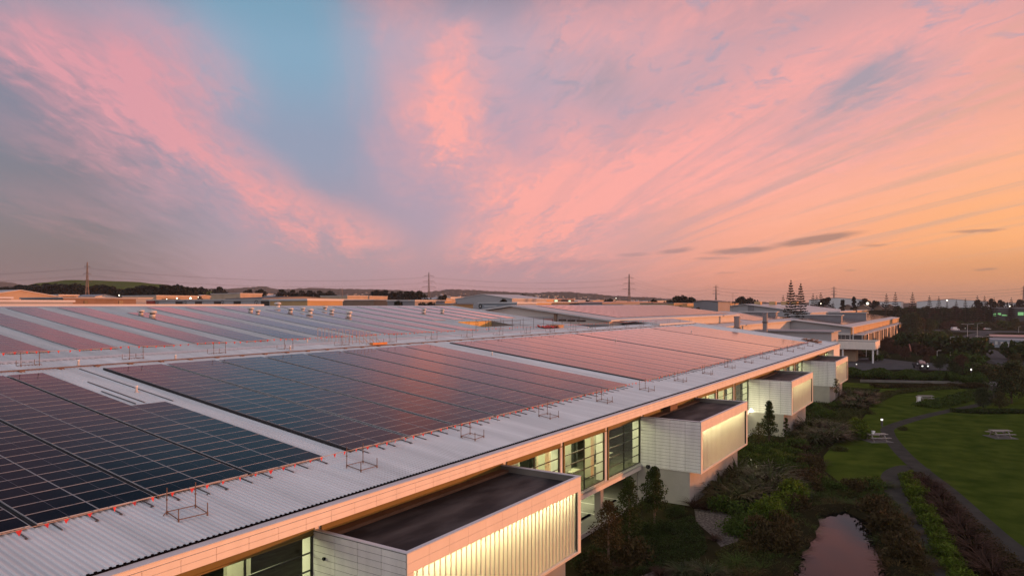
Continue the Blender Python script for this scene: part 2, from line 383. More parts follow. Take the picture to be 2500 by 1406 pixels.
for (xa, xb, ya, yb) in ((X1 - .35, X1 + .12, YE, YS), (XU - .35, XU + .12, YS, YT)):
    mb.hexa([(xa, ya, z(ya, .045)), (xb, ya, z(ya, .045)), (xb, yb, z(yb, .045)), (xa, yb, z(yb, .045))], [(xa, ya, z(ya, .16)), (xb, ya, z(ya, .16)), (xb, yb, z(yb, .16)), (xa, yb, z(yb, .16))])
part('ridge_cap', mb, M['flash'], roof)
# far slope behind the ridge, gable ends, inner walls
mb = MB()
mb.quad((X0, YT + .02, z(YT)), (XU, YT + .02, z(YT)), (XU, YT + 26, z(YT) - 3.2), (X0, YT + 26, z(YT) - 3.2))
part('back_slope', mb, M['roof'], roof)
mb = MB()
mb.add([(XU, YS, 0), (XU, YS, z(YS) - .02), (XU, YT, z(YT) - .02), (XU, YT + 26, z(YT) - 3.22), (XU, YT + 26, 0)], ((0, 1, 2, 3, 4),))
mb.add([(X1, YW, 3.0), (X1, YW, z(YW) - .02), (X1, YS, z(YS) - .02), (X1, YS, 3.0)], ((0, 1, 2, 3),))
mb.quad((XU, YS, 0), (X1, YS, 0), (X1, YS, z(YS) - .02), (XU, YS, z(YS) - .02))
mb.add([(X0, YW, 0), (X0, YW, z(YW) - .02), (X0, YT, z(YT) - .02), (X0, YT + 26, z(YT) - 3.22), (X0, YT + 26, 0)], ((4, 3, 2, 1, 0),))
mb.quad((X0, YT + 26, 0), (XU, YT + 26, 0), (XU, YT + 26, z(YT) - 3.22), (X0, YT + 26, z(YT) - 3.22))
part('end_wall', mb, M['white'], wh)
# roof well with its yellow lining
mb = MB()
mb.quad((NX0, NY1, z(NY0) - 2.2), (NX1, NY1, z(NY0) - 2.2), (NX1, NY1, z(NY1, .25)), (NX0, NY1, z(NY1, .25)))
mb.quad((NX0, NY0, z(NY0) - 2.2), (NX0, NY1, z(NY0) - 2.2), (NX0, NY1, z(NY1, .1)), (NX0, NY0, z(NY0, .1)))
mb.quad((NX0, NY0, z(NY0) - 2.2), (NX1, NY0, z(NY0) - 2.2), (NX1, NY0, z(NY0, .03)), (NX0, NY0, z(NY0, .03)))
M['wellyellow'] = mat('yellow_lining', (.62, .40, .13), .6, .15, 1.5)
part('roof_well_lining', mb, M['wellyellow'], roof)
mb = MB()
mb.quad((NX1, NY1, z(NY0) - 2.2), (NX1, NY0, z(NY0) - 2.2), (NX1, NY0, z(NY0, .1)), (NX1, NY1, z(NY1, .2)))
mb.quad((NX0, NY0, z(NY0) - 2.2), (NX1, NY0, z(NY0) - 2.2), (NX1, NY1, z(NY0) - 2.2), (NX0, NY1, z(NY0) - 2.2))
part('roof_well_end', mb, M['concdark'], roof)

# eave: black closure strip with its bumps, cap, lip, fascia cassettes
mb = MB()
mb.box(X0, X1, YE - .05, YE + .02, z(YE) - .06, z(YE) + .012)
n = int((X1 - X0) / .236); p = (X1 - X0) / n
for i in range(n):
    a = X0 + (i + .56) * p
    mb.box(a, a + .36 * p, YE - .045, YE + .02, z(YE) + .012, z(YE) + .05)
part('eave_closure', mb, M['black'], roof)
mb = MB()
mb.hexa([(X0, 23.22, z(YE) - .12), (X1, 23.22, z(YE) - .12), (X1, YE - .05, z(YE) - .09), (X0, YE - .05, z(YE) - .09)], [(X0, 23.22, z(YE) - .085), (X1, 23.22, z(YE) - .085), (X1, YE - .05, z(YE) - .045), (X0, YE - .05, z(YE) - .045)])
part('eave_cap', mb, M['flash'], wh)
ZC = z(YE) - .12
mb = MB()
mb.box(X0, X1, 23.25, 23.30, ZC - .16, ZC, 0)
mb.box(X0, X1, 23.27, 23.40, FB + .004, ZC - .164, 1)
n = int((X1 - X0) / 1.4)
h = (ZC - .17 - FB) / 2
for i in range(n):
    a = X0 + i * 1.4
    for k in range(2):
        mb.box(a + .008, a + 1.392, 23.23, 23.268, FB + k * h + (.006 if k else 0), FB + (k + 1) * h - .006, 0)
mb.box(X1 - .002, X1 + .05, 23.23, YW, FB, ZC - .01, 0)
fas = part('fascia', mb, [M['fascia'], M['joint']], wh)
mb = MB()
mb.box(X0, X1, 23.41, YW - .02, FB - .0, FB + .03)
mb.box(X0, X1, YW - .02, YW + .12, 7.29, FB + .6)
mb.box(X0, X1, YW - .06, YW - .021, 7.25, 7.32)
part('soffit', mb, M['ochre'], wh)

# window wall
bays = []                       # (x0, x1) of each glazed bay
cols = []
for i in range(-1, 4):
    xb = 21.75 + 38.28 * i + BL
    for k in range(3): bays.append((xb + .05 + k * 7.6, xb + .05 + (k + 1) * 7.6))
    for k in range(4): cols.append(xb + .05 + k * 7.6)
bays = [b for b in bays if b[1] > 10 and b[0] < X1 - 9]
SILL, HEAD = 3.27, 7.26
for i, (a, b) in enumerate(bays):
    a2, b2 = a + .50, b - .07
    m2 = (a2 + b2) / 2
    mb = MB()
    for (xa, xb) in ((a2, a2 + .07), (b2 - .07, b2), (m2 - .05, m2 + .02)): mb.box(xa, xb, YW + .03, YW + .12, SILL + .06, HEAD - .06)
    mb.box(a2, b2, YW + .03, YW + .12, SILL, SILL + .06); mb.box(a2, b2, YW + .03, YW + .12, HEAD - .06, HEAD)
    for k in range(1, 5):
        zz = SILL + k * (HEAD - SILL) / 5
        mb.box(a2 + .07, m2 - .05, YW + .05, YW + .11, zz - .03, zz + .03); mb.box(m2 + .02, b2 - .07, YW + .05, YW + .11, zz - .03, zz + .03)
    w = part('window', mb, M['frame'], wh)
    mb = MB(); mb.quad((a2, YW + .09, SILL), (b2, YW + .09, SILL), (b2, YW + .09, HEAD), (a2, YW + .09, HEAD)); part('pane', mb, M['glass'], w)
    mb = MB(); mb.box(a2 - .06, a2 - .003, YW - .03, YW + .12, SILL, HEAD); mb.box(b2 + .003, b2 + .06, YW - .03, YW + .12, SILL, HEAD); mb.box(a2 - .06, b2 + .06, YW - .05, YW + .028, SILL - .07, SILL - .003)
    part('surround', mb, M['alu'], w)
seen = [c for c in cols if 10 < c < X1 - 1]
for c in seen:
    mb = MB(); mb.box(c - .0, c + .42, YW - .05, YW + .80, 3.2, 7.62)
    fc_ = part('facade_column', mb, M['white'], wh)
    mb = MB(); mb.box(c + .30, c + .435, YW - .16, YW - .052, 3.2, FB - .01); part('outer_fin', mb, M['ochre'], fc_)
    mb = MB(); mb.box(c - .1, c + .45, YW + .35, YW + .9, 0.0, 2.64)
    part('car_park_column', mb, M['concrete'], wh)
# first-floor slab edge
for i in range(-1, 4):
    mb = MB()
    xa = 21.75 + 38.28 * i + BL; xb = min(xa + 38.28 - BL, X1)
    mb.box(max(xa, X0) + .002, xb - .002, YW - .10, YW + .25, 2.66, 3.02, 1)
    mb.box(max(xa, X0) + .002, xb - .002, YW - .16, YW + .02, 3.024, 3.19, 0)
    part('slab_edge', mb, [M['alu'], M['fascia']], wh)
# rooms on the first floor
mb = MB(); mb.box(X0, X1 - .05, YW + .26, 38, 2.68, 3.2); part('office_floor', mb, M['intfloor'], wh)
mb = MB(); mb.box(X0, X1 - .05, YW + .13, 38, 7.62, 7.72); mb.quad((X0, 37.9, 3.2), (X1 - .05, 37.9, 3.2), (X1 - .05, 37.9, 7.62), (X0, 37.9, 7.62))
part('office_lining', mb, M['intwall'], wh)
rng = random.Random(3)
mw, md, mg = MB(), MB(), MB()
for i, (a, b) in enumerate(bays):
    # partitions and panels seen through each bay
    mw.box(a + 5.9, a + 7.2, YW + 4.0, YW + 4.25, 3.2, 7.6)
    md.box(a + .8, a + 3.1, YW + 4.6, YW + 4.75, 3.2, 7.6)
    mg.box(a + 3.3, a + 5.5, YW + 5.4, YW + 5.55, 3.2, 7.6)
    mw.box(a + .2, a + .8, YW + 1.4, YW + 2.0, 3.2, 7.6)
    md.box(a + 3.15, a + 3.35, YW + 4.3, YW + 4.6, 3.2, 7.6)
    if i % 3 == 0: mw.box(a + 1.0, a + 6.6, YW + 2.6, YW + 2.7, 3.2, 7.6)
    if i % 3 == 2: mw.box(a + 4.6, a + 7.1, YW + 3.2, YW + 3.3, 4.6, 7.4); mg.box(a + 2.6, a + 4.4, YW + 1.6, YW + 1.7, 3.2, 7.6)
    if i % 3 == 1: mg.box(a + 5.2, a + 5.6, YW + 2.2, YW + 2.6, 3.2, 5.2)
    for q in range(3):
        tx = a + 1.2 + q * 2.1 + rng.random() * .6; ty = YW + 1.2 + rng.random() * 1.6
        mw.box(tx, tx + 1.5, ty, ty + .7, 3.90, 3.94); md.box(tx + .1, tx + .16, ty + .1, ty + .16, 3.2, 3.9); md.box(tx + 1.3, tx + 1.36, ty + .5, ty + .56, 3.2, 3.9)
        md.box(tx + .5, tx + 1.0, ty + .9, ty + 1.3, 3.62, 3.68); md.box(tx + .5, tx + 1.0, ty + 1.3, ty + 1.34, 3.68, 4.15)
part('partition', mw, M['intwall'], wh); part('dark_partition', md, M['intdark'], wh); part('grey_partition', mg, M['intgrey'], wh)
LAMPC = (.97, .95, .52)
for i in range(-1, 4):
    xa = 21.75 + 38.28 * i + BL
    if xa + 22 < 5: continue
    for k in range(3):
        area('office_lamp', (xa + 3.8 + 7.6 * k, YW + 2.0, 7.58), 6.0, 2.4, 320 if not (i == 3 and k == 2) else 120, LAMPC)
# white uplit column faces: lamps fixed inside beside the glass
# open car park below
mb = MB(); mb.box(X0, X1, YW - .6, 45, -.2, .02); part('car_park_floor', mb, M['parkfloor'], wh)
mb = MB(); mb.box(X0, X1, 44.6, 45, .02, 2.66); mb.box(X0, X1, YW + .3, 44.6, 2.60, 2.66); part('car_park_wall', mb, M['intwall'], wh)
ml = MB()
for i in range(0, 4):
    xa = 21.75 + 38.28 * i + BL
    for k in range(9):
        x = xa + .4 + k * 2.6
        ml.box(x, x + .11, YW + 1.2, YW + 6.2, .024, .028)
    ml.box(xa, xa + 22.7, YW + 6.2, YW + 6.31, .024, .028)
    for k in range(8):
        x = xa + .95 + k * 2.6; mb = MB(); mb.box(x, x + 1.7, YW + 1.5, YW + 1.66, .024, .13); part('wheel_stop', mb, M['black'], wh)
part('parking_line', ml, M['line'], wh)
for i in range(0, 4):
    mb = MB(); xa = 21.75 + 38.28 * i + BL
    mb.box(xa + .02, xa + 22.7, YW - .62, YW - .45, -.1, .32)
    part('kerb', mb, M['concrete'], wh)
for i in range(0, 4):
    xa = 21.75 + 38.28 * i + BL
    for k in range(2): area('car_park_lamp', (xa + 6 + 11 * k, YW + 4.0, 2.55), 8, .25, 210, (.97, .95, .58))

# projecting bays
def bay(i):
    a = BOXES[i]; b = a + BL; zb, zt = 2.98, 7.48
    mb = MB()                                                # boarded flanks
    for (xa, xb) in ((a, a + .05), (b - .05, b)):
        mb.box(xa + .02 if xa == a else xa, xb if xa == a else xb - .02, YB + .06, YW + .2, zb + .05, zt - .03, 1)
    nb, ncol = 15, 4; bh = (zt - .06 - zb - .06) / nb; cw = (YW - .02 - YB - .05) / ncol
    for r_ in range(nb):
        for c in range(ncol):
            y0 = YB + .05 + c * cw; z0 = zb + .06 + r_ * bh
            mb.box(a - .005, a + .019, y0 + .012, y0 + cw - .012, z0 + .011, z0 + bh - .011, 0)
            mb.box(b - .019, b + .005, y0 + .007, y0 + cw - .007, z0 + .006, z0 + bh - .006, 0)
    mb.box(a - .03, b + .03, YB + .05, YW, zb, zb + .05, 0)
    p = part('projecting_bay', mb, [M['white'], M['joint']], wh)
    mb = MB()                                                # parapet cap
    w = .21
    mb.box(a - .02, b + .02, YB - .02, YB + w, zt - .03, zt + .015); mb.box(a - .02, a + w, YB + w, YW - .03, zt - .03, zt + .015); mb.box(b - w, b + .02, YB + w, YW - .03, zt - .03, zt + .015)
    part('parapet_cap', mb, M['flash'], p)
    mb = MB()
    mb.box(a + .06, b - .06, YB + .4, YW + .1, 6.9, 7.08)
    part('flat_roof', mb, M['bitumen'], p)
    mb = MB()                                                # upstands inside the parapet, ledge at the wall
    mb.box(a + .052, a + .19, YB + .4, YW - .03, 7.08, zt - .032); mb.box(b - .19, b - .052, YB + .4, YW - .03, 7.08, zt - .032)
    mb.box(a + .2, b - .2, YB + .15, YB + .2, 7.08, zt - .032)
    part('parapet_upstand', mb, M['concdark'], p)
    mb = MB(); mb.box(a + .2, b - .2, YW - .62, YW - .03, 7.082, 7.24)
    if i == 1: mb.box(a + 5.6, a + 7.6, YW - .8, YW - .03, 7.25, 7.95)
    part('wall_ledge', mb, M['brown'], p)
    mb = MB()                                                # frame round the glowing screen
    zf = zt - .035; hh = .42
    nx = 11; cw = (b - a) / nx
    for c in range(nx):
        for r_ in range(2):
            mb.box(a + c * cw + .006, a + (c + 1) * cw - .006, YB, YB + .045, zf - (r_ + 1) * hh + .006, zf - r_ * hh - .004, 0)
    mb.box(a, b, YB + .045, YB + .14, zf - 2 * hh + .01, zf, 1)
    for (xa, xb) in ((a, a + .42), (b - .34, b)):
        for k in range(8):
            z0 = zb + .03 + k * (zf - 2 * hh - zb - .03) / 8; z1 = zb + .03 + (k + 1) * (zf - 2 * hh - zb - .03) / 8
            mb.box(xa, xb, YB, YB + .045, z0 + .004, z1 - .004, 0)
        mb.box(xa + .001, xb - .001, YB + .045, YB + .14, zb + .03, zf - 2 * hh, 1)
    mb.box(a + .42, b - .34, YB, YB + .14, zb, zb + .09, 0)
    mb.box(a, b, YB, YB + .05, zb - .05, zb + .028, 0)
    part('screen_frame', mb, [M['fascia'], M['joint']], p)
    mb = MB()                                                # upright fins in front of the screen
    nf = 38; xa, xb = a + .42, b - .34; pt = (xb - xa) / nf
    for k in range(1, nf): mb.box(xa + k * pt - .024, xa + k * pt + .024, YB + .135, YB + .19, zb + .092, zf - 2 * hh + .008)
    part('screen_fin', mb, M['fin'], p)
    mb = MB(); mb.quad((xa, YB + .2, zb + .05), (xb, YB + .2, zb + .05), (xb, YB + .2, zf - .3), (xa, YB + .2, zf - .3))
    part('glowing_screen', mb, M['screen'], p)
    mb = MB(); mb.box(xa, xb, YB + 2.2, YB + 2.25, zb + .06, 6.85); mb.box(xa, xb, YB + .22, YB + 2.2, zb + .055, zb + .1); mb.box(xa, xb, YB + .22, YB + 2.2, 6.8, 6.88)
    part('screen_box', mb, M['intwall'], p)
    mb = MB()                                                # concrete plinth
    mb.box(a + .03, b - .03, YP + .02, YW + .3, -.3, zb - .004, 0)
    for k in range(3): mb.box(a + .03 + k * (BL - .06) / 3 + .012, a + .03 + (k + 1) * (BL - .06) / 3 - .012, YP, YP + .019, -.3, zb - .06, 0)
    part('plinth', mb, M['concrete'], p)
    # lamp tube behind the screen, high up
    ztop = zf - 2 * hh
    mb = MB(); mb.tube((xa + .2, YB + 1.12, ztop + .05), (xb - .2, YB + 1.12, ztop + .05), .03, 8)
    part('lamp_tube', mb, M['tube'], p)
    mid = (xa + xb) / 2
    area('screen_lamp', (mid, YB + 1.05, ztop + .05), xb - xa - .3, .10, 310, (.97, .96, .56), rot=(radians(-66), 0, 0))
M['tube'] = mat('lamp_tube_glass', (.8, .8, .7), .4, .02, 1, emit=(1, .9, .5), es=3.0)
for i in range(4): bay(i)
# pipe along the top of the arrays, with brackets
mb = MB()
mb.tube((X0, 55.6, z(55.6, .13)), (X1 - 2, 55.6, z(55.6, .13)), .05, 8)
k = X0 + 1.0
while k < X1 - 3:
    mb.box(k, k + .34, 55.42, 55.78, z(55.42, .04), z(55.6, .12)); k += 2.55
part('roof_pipe', mb, M['rust'], wh)
# flank of the far end, beyond the last bay
mb = MB(); mb.box(X1 - 8.4, X1 + .02, YW - 1.4, YW - .2, 3.25, 8.15); part('end_block', mb, M['white'], wh)
# ---------------------------------------------------------------- solar panels
def panel_glass():
    m = bpy.data.materials.new('solar_glass'); t = nt(m); L = t.links; N = t.nodes.new
    # anti-reflective glass: hardly any mirror image looking down, strong at a grazing view
    o = N('ShaderNodeOutputMaterial'); b = N('ShaderNodeBsdfDiffuse'); g = N('ShaderNodeBsdfGlossy'); mx = N('ShaderNodeMixShader'); L.new(mx.outputs[0], o.inputs[0]); L.new(b.outputs[0], mx.inputs[1]); L.new(g.outputs[0], mx.inputs[2])
    oi = N('ShaderNodeNewGeometry')
    nz = N('ShaderNodeTexNoise'); nz.inputs['Scale'].default_value = .7; nz.inputs['Detail'].default_value = 6; L.new(oi.outputs['Position'], nz.inputs['Vector'])
    cr = N('ShaderNodeValToRGB'); cr.color_ramp.elements[0].color = (.004, .006, .012, 1); cr.color_ramp.elements[1].color = (.009, .012, .020, 1)
    L.new(nz.outputs['Fac'], cr.inputs[0]); L.new(cr.outputs[0], b.inputs[0])
    n2 = N('ShaderNodeTexNoise'); n2.inputs['Scale'].default_value = 1.1; n2.inputs['Detail'].default_value = 2; L.new(oi.outputs['Position'], n2.inputs['Vector'])
    bp = N('ShaderNodeBump'); bp.inputs['Strength'].default_value = .05; bp.inputs['Distance'].default_value = .02
    L.new(n2.outputs['Fac'], bp.inputs['Height']); L.new(bp.outputs[0], g.inputs['Normal'])
    mr = N('ShaderNodeMapRange'); L.new(nz.outputs['Fac'], mr.inputs[0]); mr.inputs['To Min'].default_value = .05; mr.inputs['To Max'].default_value = .12; L.new(mr.outputs[0], g.inputs['Roughness'])
    fr = N('ShaderNodeFresnel'); fr.inputs[0].default_value = 1.5
    # every pane tilts the image a touch differently
    ma = N('ShaderNodeMath'); ma.operation = 'POWER'; L.new(fr.outputs[0], ma.inputs[0]); ma.inputs[1].default_value = 2.0
    m3 = N('ShaderNodeMath'); m3.operation = 'MULTIPLY'; L.new(ma.outputs[0], m3.inputs[0]); m3.inputs[1].default_value = 2.15; ma = m3; g.inputs['Color'].default_value = (1, .95, .96, 1)
    mi = N('ShaderNodeMath'); mi.operation = 'MAXIMUM'; L.new(ma.outputs[0], mi.inputs[0]); mi.inputs[1].default_value = .035
    m2 = N('ShaderNodeMath'); m2.operation = 'MINIMUM'; L.new(mi.outputs[0], m2.inputs[0]); m2.inputs[1].default_value = .85; L.new(m2.outputs[0], mx.inputs[0])
    return m
M['pv'] = panel_glass()
M['pvframe'] = mat('panel_frame', (.40, .41, .43), .65, .04, 3, spec=.15)
M['pvseam'] = mat('panel_seam', (.06, .065, .075), .3, .1, 3)
PL, PW, ROW = 2.15, 1.031, 1.043 / sqrt(1 + .1235 ** 2)
LIFT = .17
SL = atan(.1235)
def pz(y): return RZ(y) + LIFT
Y_BOT = 1.202 * 23.5
arrays = []                     # (column x, rows, array, column number)
for k in range(10):             # array beside the near walkway, columns counted back from its bare strip
    blk, half = divmod(k, 2)
    x = 25.44 - blk * 4.57 - (half + 1) * (PL + .02)
    arrays.append((x, 14 if k == 0 else 25, 1, k + 1))
for k in range(16):
    blk, half = divmod(k, 2); arrays.append((27.55 + blk * 4.74 + half * (PL + .02), 25, 2, k + 1))
for k in range(38):
    blk, half = divmod(k, 2); extra = .9 * (blk >= 7) + .9 * (blk >= 14)
    arrays.append((69.76 + blk * 4.62 + half * (PL + .02) + extra, 25 if blk < 17 else 24, 3, k + 1))
cand = []
for (x, rows, arr, col) in arrays:
    for r in range(rows):
        y0 = Y_BOT + r * ROW; c = Vector((x + PL / 2, y0 + ROW / 2, pz(y0 + ROW / 2)))
        px, py, F = proj(c)
        near = 0
        if F > 2 and -60 < px < 2560 and py < 1480:
            d = (CAM - c); cosi = abs(d.normalized().dot(Vector((0, -sin(SL), cos(SL)))))
            near = cosi / d.length_squared
        cand.append((near, x, y0, arr, col, r + 1))
cand.sort(key=lambda c: -c[0])
own = cand[:300]; rest = cand[300:]
def panel_mesh(gl, fr, se, x, y0, L=PL, W=PW, org=None):
    """glass, frame and seam of one panel lying on the roof plane"""
    s = .1235; zz = lambda y, o=0: RZ(y) + LIFT + o
    y1 = y0 + W * cos(SL); e = .014
    gl.quad((x + e, y0 + e, zz(y0 + e)), (x + L - e, y0 + e, zz(y0 + e)), (x + L - e, y1 - e, zz(y1 - e)), (x + e, y1 - e, zz(y1 - e)))
    for (xa, xb, ya, yb) in ((x, x + L, y0, y0 + e), (x, x + L, y1 - e, y1), (x, x + e, y0 + e, y1 - e), (x + L - e, x + L, y0 + e, y1 - e)):
        fr.hexa([(xa, ya, zz(ya, -.035)), (xb, ya, zz(ya, -.035)), (xb, yb, zz(yb, -.035)), (xa, yb, zz(yb, -.035))], [(xa, ya, zz(ya, .004)), (xb, ya, zz(ya, .004)), (xb, yb, zz(yb, .004)), (xa, yb, zz(yb, .004))])
    if se is not None: se.quad((x + L / 2 - .011, y0 + e, zz(y0 + e, .002)), (x + L / 2 + .011, y0 + e, zz(y0 + e, .002)), (x + L / 2 + .011, y1 - e, zz(y1 - e, .002)), (x + L / 2 - .011, y1 - e, zz(y1 - e, .002)))
# prototype at a local origin, then copies
def where(arr, col, row):
    up = 'the lowest' if row == 1 else ORD[row]
    if arr == 1: return f"solar panel, {ORD[row] if row > 1 else 'lowest'} row above eave, {ORD[col]} column left of the near bare strip"
    if arr == 2: return f"solar panel, {ORD[row] if row > 1 else 'lowest'} row above eave, {ORD[col]} column right of the near bare strip"
    return f"solar panel, {ORD[row] if row > 1 else 'lowest'} row, {ORD[col]} column past the second bare strip"
gl, fr, se = MB(), MB(), MB()
panel_mesh(gl, fr, se, 0, 0)
base = Vector((0, 0, RZ(0)))
proto = gl.build('solar_panel', M['pv'], None, org=base); pfr = fr.build('frame', M['pvframe'], proto); pse = se.build('centre_seam', M['pvseam'], proto)
for i, (nr, x, y0, arr, col, row) in enumerate(own):
    if i == 0: o = proto
    else:
        o = proto.copy(); COL.objects.link(o)
        for ch in (pfr, pse): c = ch.copy(); COL.objects.link(c); c.parent = o
    o.location = (x, y0, RZ(y0) + random.uniform(0, .004)); o.rotation_euler = (random.uniform(-.0025, .0025), random.uniform(-.0012, .0012), 0); tag(o, where(arr, col, row), 'solar panel', 'solar panels on the lower roof')
gl, fr = MB(), MB()

for (nr, x, y0, arr, col, row) in rest: panel_mesh(gl, fr, None, x, y0)
# upper arrays: narrow strips running up to the ridge
strips = []
for i in range(-3, 17):
    xa = 29.5 + 5.37 * i; ya, yb = 62.1, 89.6
    if i in (3,): yb = 84.0
    if i == 7: yb = 86.5
    if i in (9,): yb = 87.6
    if i == -1: yb = 79.0
    if xa > 86: ya = 72.3
    if xa + 3.2 > 116: continue
    strips.append((xa, ya, yb))
for (xa, ya, yb) in strips:
    y = ya
    while y < yb:
        for h in range(2): panel_mesh(gl, fr, None, xa + h * 1.58, y, L=1.57)
        y += ROW
# the farther buildings carry more of them: filled in by e_other
FAR_GL, FAR_FR = gl, fr
# rails under the panels, sticking out towards the eave
k = 0
mbs = MB(); rails = []
for (x, rows, arr, col) in arrays:
    for q in (.45, 1.72):
        rails.append(x + q)
rails.sort()
vis = [x for x in rails if 5 < x < 200]
for i, x in enumerate(vis):
    t = MB()
    ln = .75 + .2 * (((i * 7919) % 10) / 10)
    y0 = Y_BOT - ln
    t.hexa([(x, y0, RZ(y0) + .05), (x + .032, y0, RZ(y0) + .05), (x + .032, Y_BOT + .5, RZ(Y_BOT + .5) + .05), (x, Y_BOT + .5, RZ(Y_BOT + .5) + .05)],
           [(x, y0, RZ(y0) + .095), (x + .032, y0, RZ(y0) + .095), (x + .032, Y_BOT + .5, RZ(Y_BOT + .5) + .095), (x, Y_BOT + .5, RZ(Y_BOT + .5) + .095)])
    t.box(x - .03, x + .08, y0 + .12, y0 + .2, RZ(y0) + .0, RZ(y0) + .05)
    if i < 99: part('mounting_rail', t, M['rail'], roof)
    else:
        b0 = len(mbs.v); mbs.v += t.v; mbs.f += [tuple(j + b0 for j in f) for f in t.f]; mbs.m += t.m
if mbs.v: part('far_mounting_rails', mbs, M['rail'], roof)['kind'] = 'stuff'
# dark cable trays in the gaps between panel pairs, and brown bars beside the bare strips
M['tray'] = mat('black_tray', (.012, .012, .014), .6, .2, 3)
mt = MB()
xs = [25.44 - b * 4.57 for b in range(1, 5)] + [27.55 + b * 4.74 - .42 for b in range(1, 8)] + [69.76 + b * 4.62 - .3 + .9 * (b >= 8) + .9 * (b >= 15) for b in range(1, 19)]
for x in xs:
    y0, y1 = Y_BOT - .03, 54.0
    x += .085; w = .085
    mt.hexa([(x + .05, y0, RZ(y0) + .04), (x + .05 + w, y0, RZ(y0) + .04), (x + .05 + w, y1, RZ(y1) + .04), (x + .05, y1, RZ(y1) + .04)], [(x + .05, y0, RZ(y0) + .12), (x + .05 + w, y0, RZ(y0) + .12), (x + .05 + w, y1, RZ(y1) + .12), (x + .05, y1, RZ(y1) + .12)])
for x in (27.37, 69.5):
    y0, y1 = Y_BOT - .03, 54.2
    mt.hexa([(x, y0, RZ(y0) + .04), (x + .14, y0, RZ(y0) + .04), (x + .14, y1, RZ(y1) + .04), (x, y1, RZ(y1) + .04)], [(x, y0, RZ(y0) + .17), (x + .14, y0, RZ(y0) + .17), (x + .14, y1, RZ(y1) + .17), (x, y1, RZ(y1) + .17)])
part('cable_tray', mt, M['tray'], roof)
# roof marks: loose conduits on the near bare strip
mt = MB()
for (x, ya, yb) in ((24.5, 43.5, 50.5), (26.1, 43.0, 55.0), (21.9 + 2.0, 43.4, 47.5)):
    mt.tube((x, ya, RZ(ya) + .07), (x, yb, RZ(yb) + .07), .035, 6)
part('conduit', mt, M['rail'], roof)
# ---------------------------------------------------------------- things standing on the roof
# four-post edge-protection frames
fx = MB()
def frame_proto(ridge=False):
    t = thing('edge_protection_frame', 'x', 'frame')
    W, D = 1.15, 1.0
    s = .1235
    for nm, (px, py, hh) in (('tall_post', (-W/2, D/2, 1.05)), ('tall_post', (W/2, D/2, 1.05)), ('short_post', (-W/2, -D/2, .52)), ('short_post', (W/2, -D/2, .52))):
        mb = MB(); mb.tube((px, py, py * s + .03), (px, py, py * s + hh), .021, 7); mb.tube((px, py, py*s + .0), (px, py, py*s + .14), .034, 7)
        if nm == 'tall_post': mb.tube((px, py, py*s + .55), (px, py, py*s + .6), .04, 7)
        local(nm, mb, M['rust'], t)
    mb = MB()
    for (a, b) in (((-W/2, D/2), (W/2, D/2)), ((-W/2, -D/2), (W/2, -D/2)), ((-W/2, -D/2), (-W/2, D/2)), ((W/2, -D/2), (W/2, D/2))):
        mb.tube((a[0], a[1], a[1]*s + .1), (b[0], b[1], b[1]*s + .1), .02, 6)
    mb.tube((-W/2 - .25, D/2 - .25, (D/2 - .25) * s + .07), (-W/2, D/2, D/2*s + .12), .02, 5)
    local('base_frame', mb, M['rust'], t)
    return t
fp = frame_proto()
eave_x = [16.35 + 9.62 * i for i in range(16)]
spots = ['over the near glazed wall, left of the nearest bay', 'above the nearest bay', 'above the far half of the nearest bay', 'over the glazing past the nearest bay']
def eave_lab(i):
    n = len(eave_x)
    if i == 0: return 'rusty four-post frame on the bare eave strip, nearest of the eave row'
    if i == 1: return 'rusty four-post frame at the foot of the near bare roof strip'
    if i == n - 1: return 'rusty four-post frame at the far end of the eave row, by the roof corner'
    return f'rusty four-post frame on the bare eave strip, {ORD[i + 1]} from the nearest'
for i, x in enumerate(eave_x):
    y = 25.95
    o = fp if i == 0 else copy_tree(fp)
    o.location = (x, y, RZ(y) + .04); o.rotation_euler = (0, 0, .06 * ((i * 37) % 5 - 2)); tag(o, eave_lab(i), 'frame', 'edge protection frames along the eave')
ridge_x = [23.6 + 7.65 * i for i in range(20)]
for i, x in enumerate(ridge_x):
    o = copy_tree(fp); y = 57.2
    o.location = (x, y, RZ(y) + .04); o.rotation_euler = (0, 0, pi + .05 * ((i * 53) % 5 - 2))
    w = 'nearest of its row' if i == 0 else (f'{ORD[i + 1]} from the nearest' if i < 19 else 'last of its row')
    tag(o, f'rusty four-post frame between roof pipe and white lap flashing, {w}', 'frame', 'edge protection frames at the top of the panels')
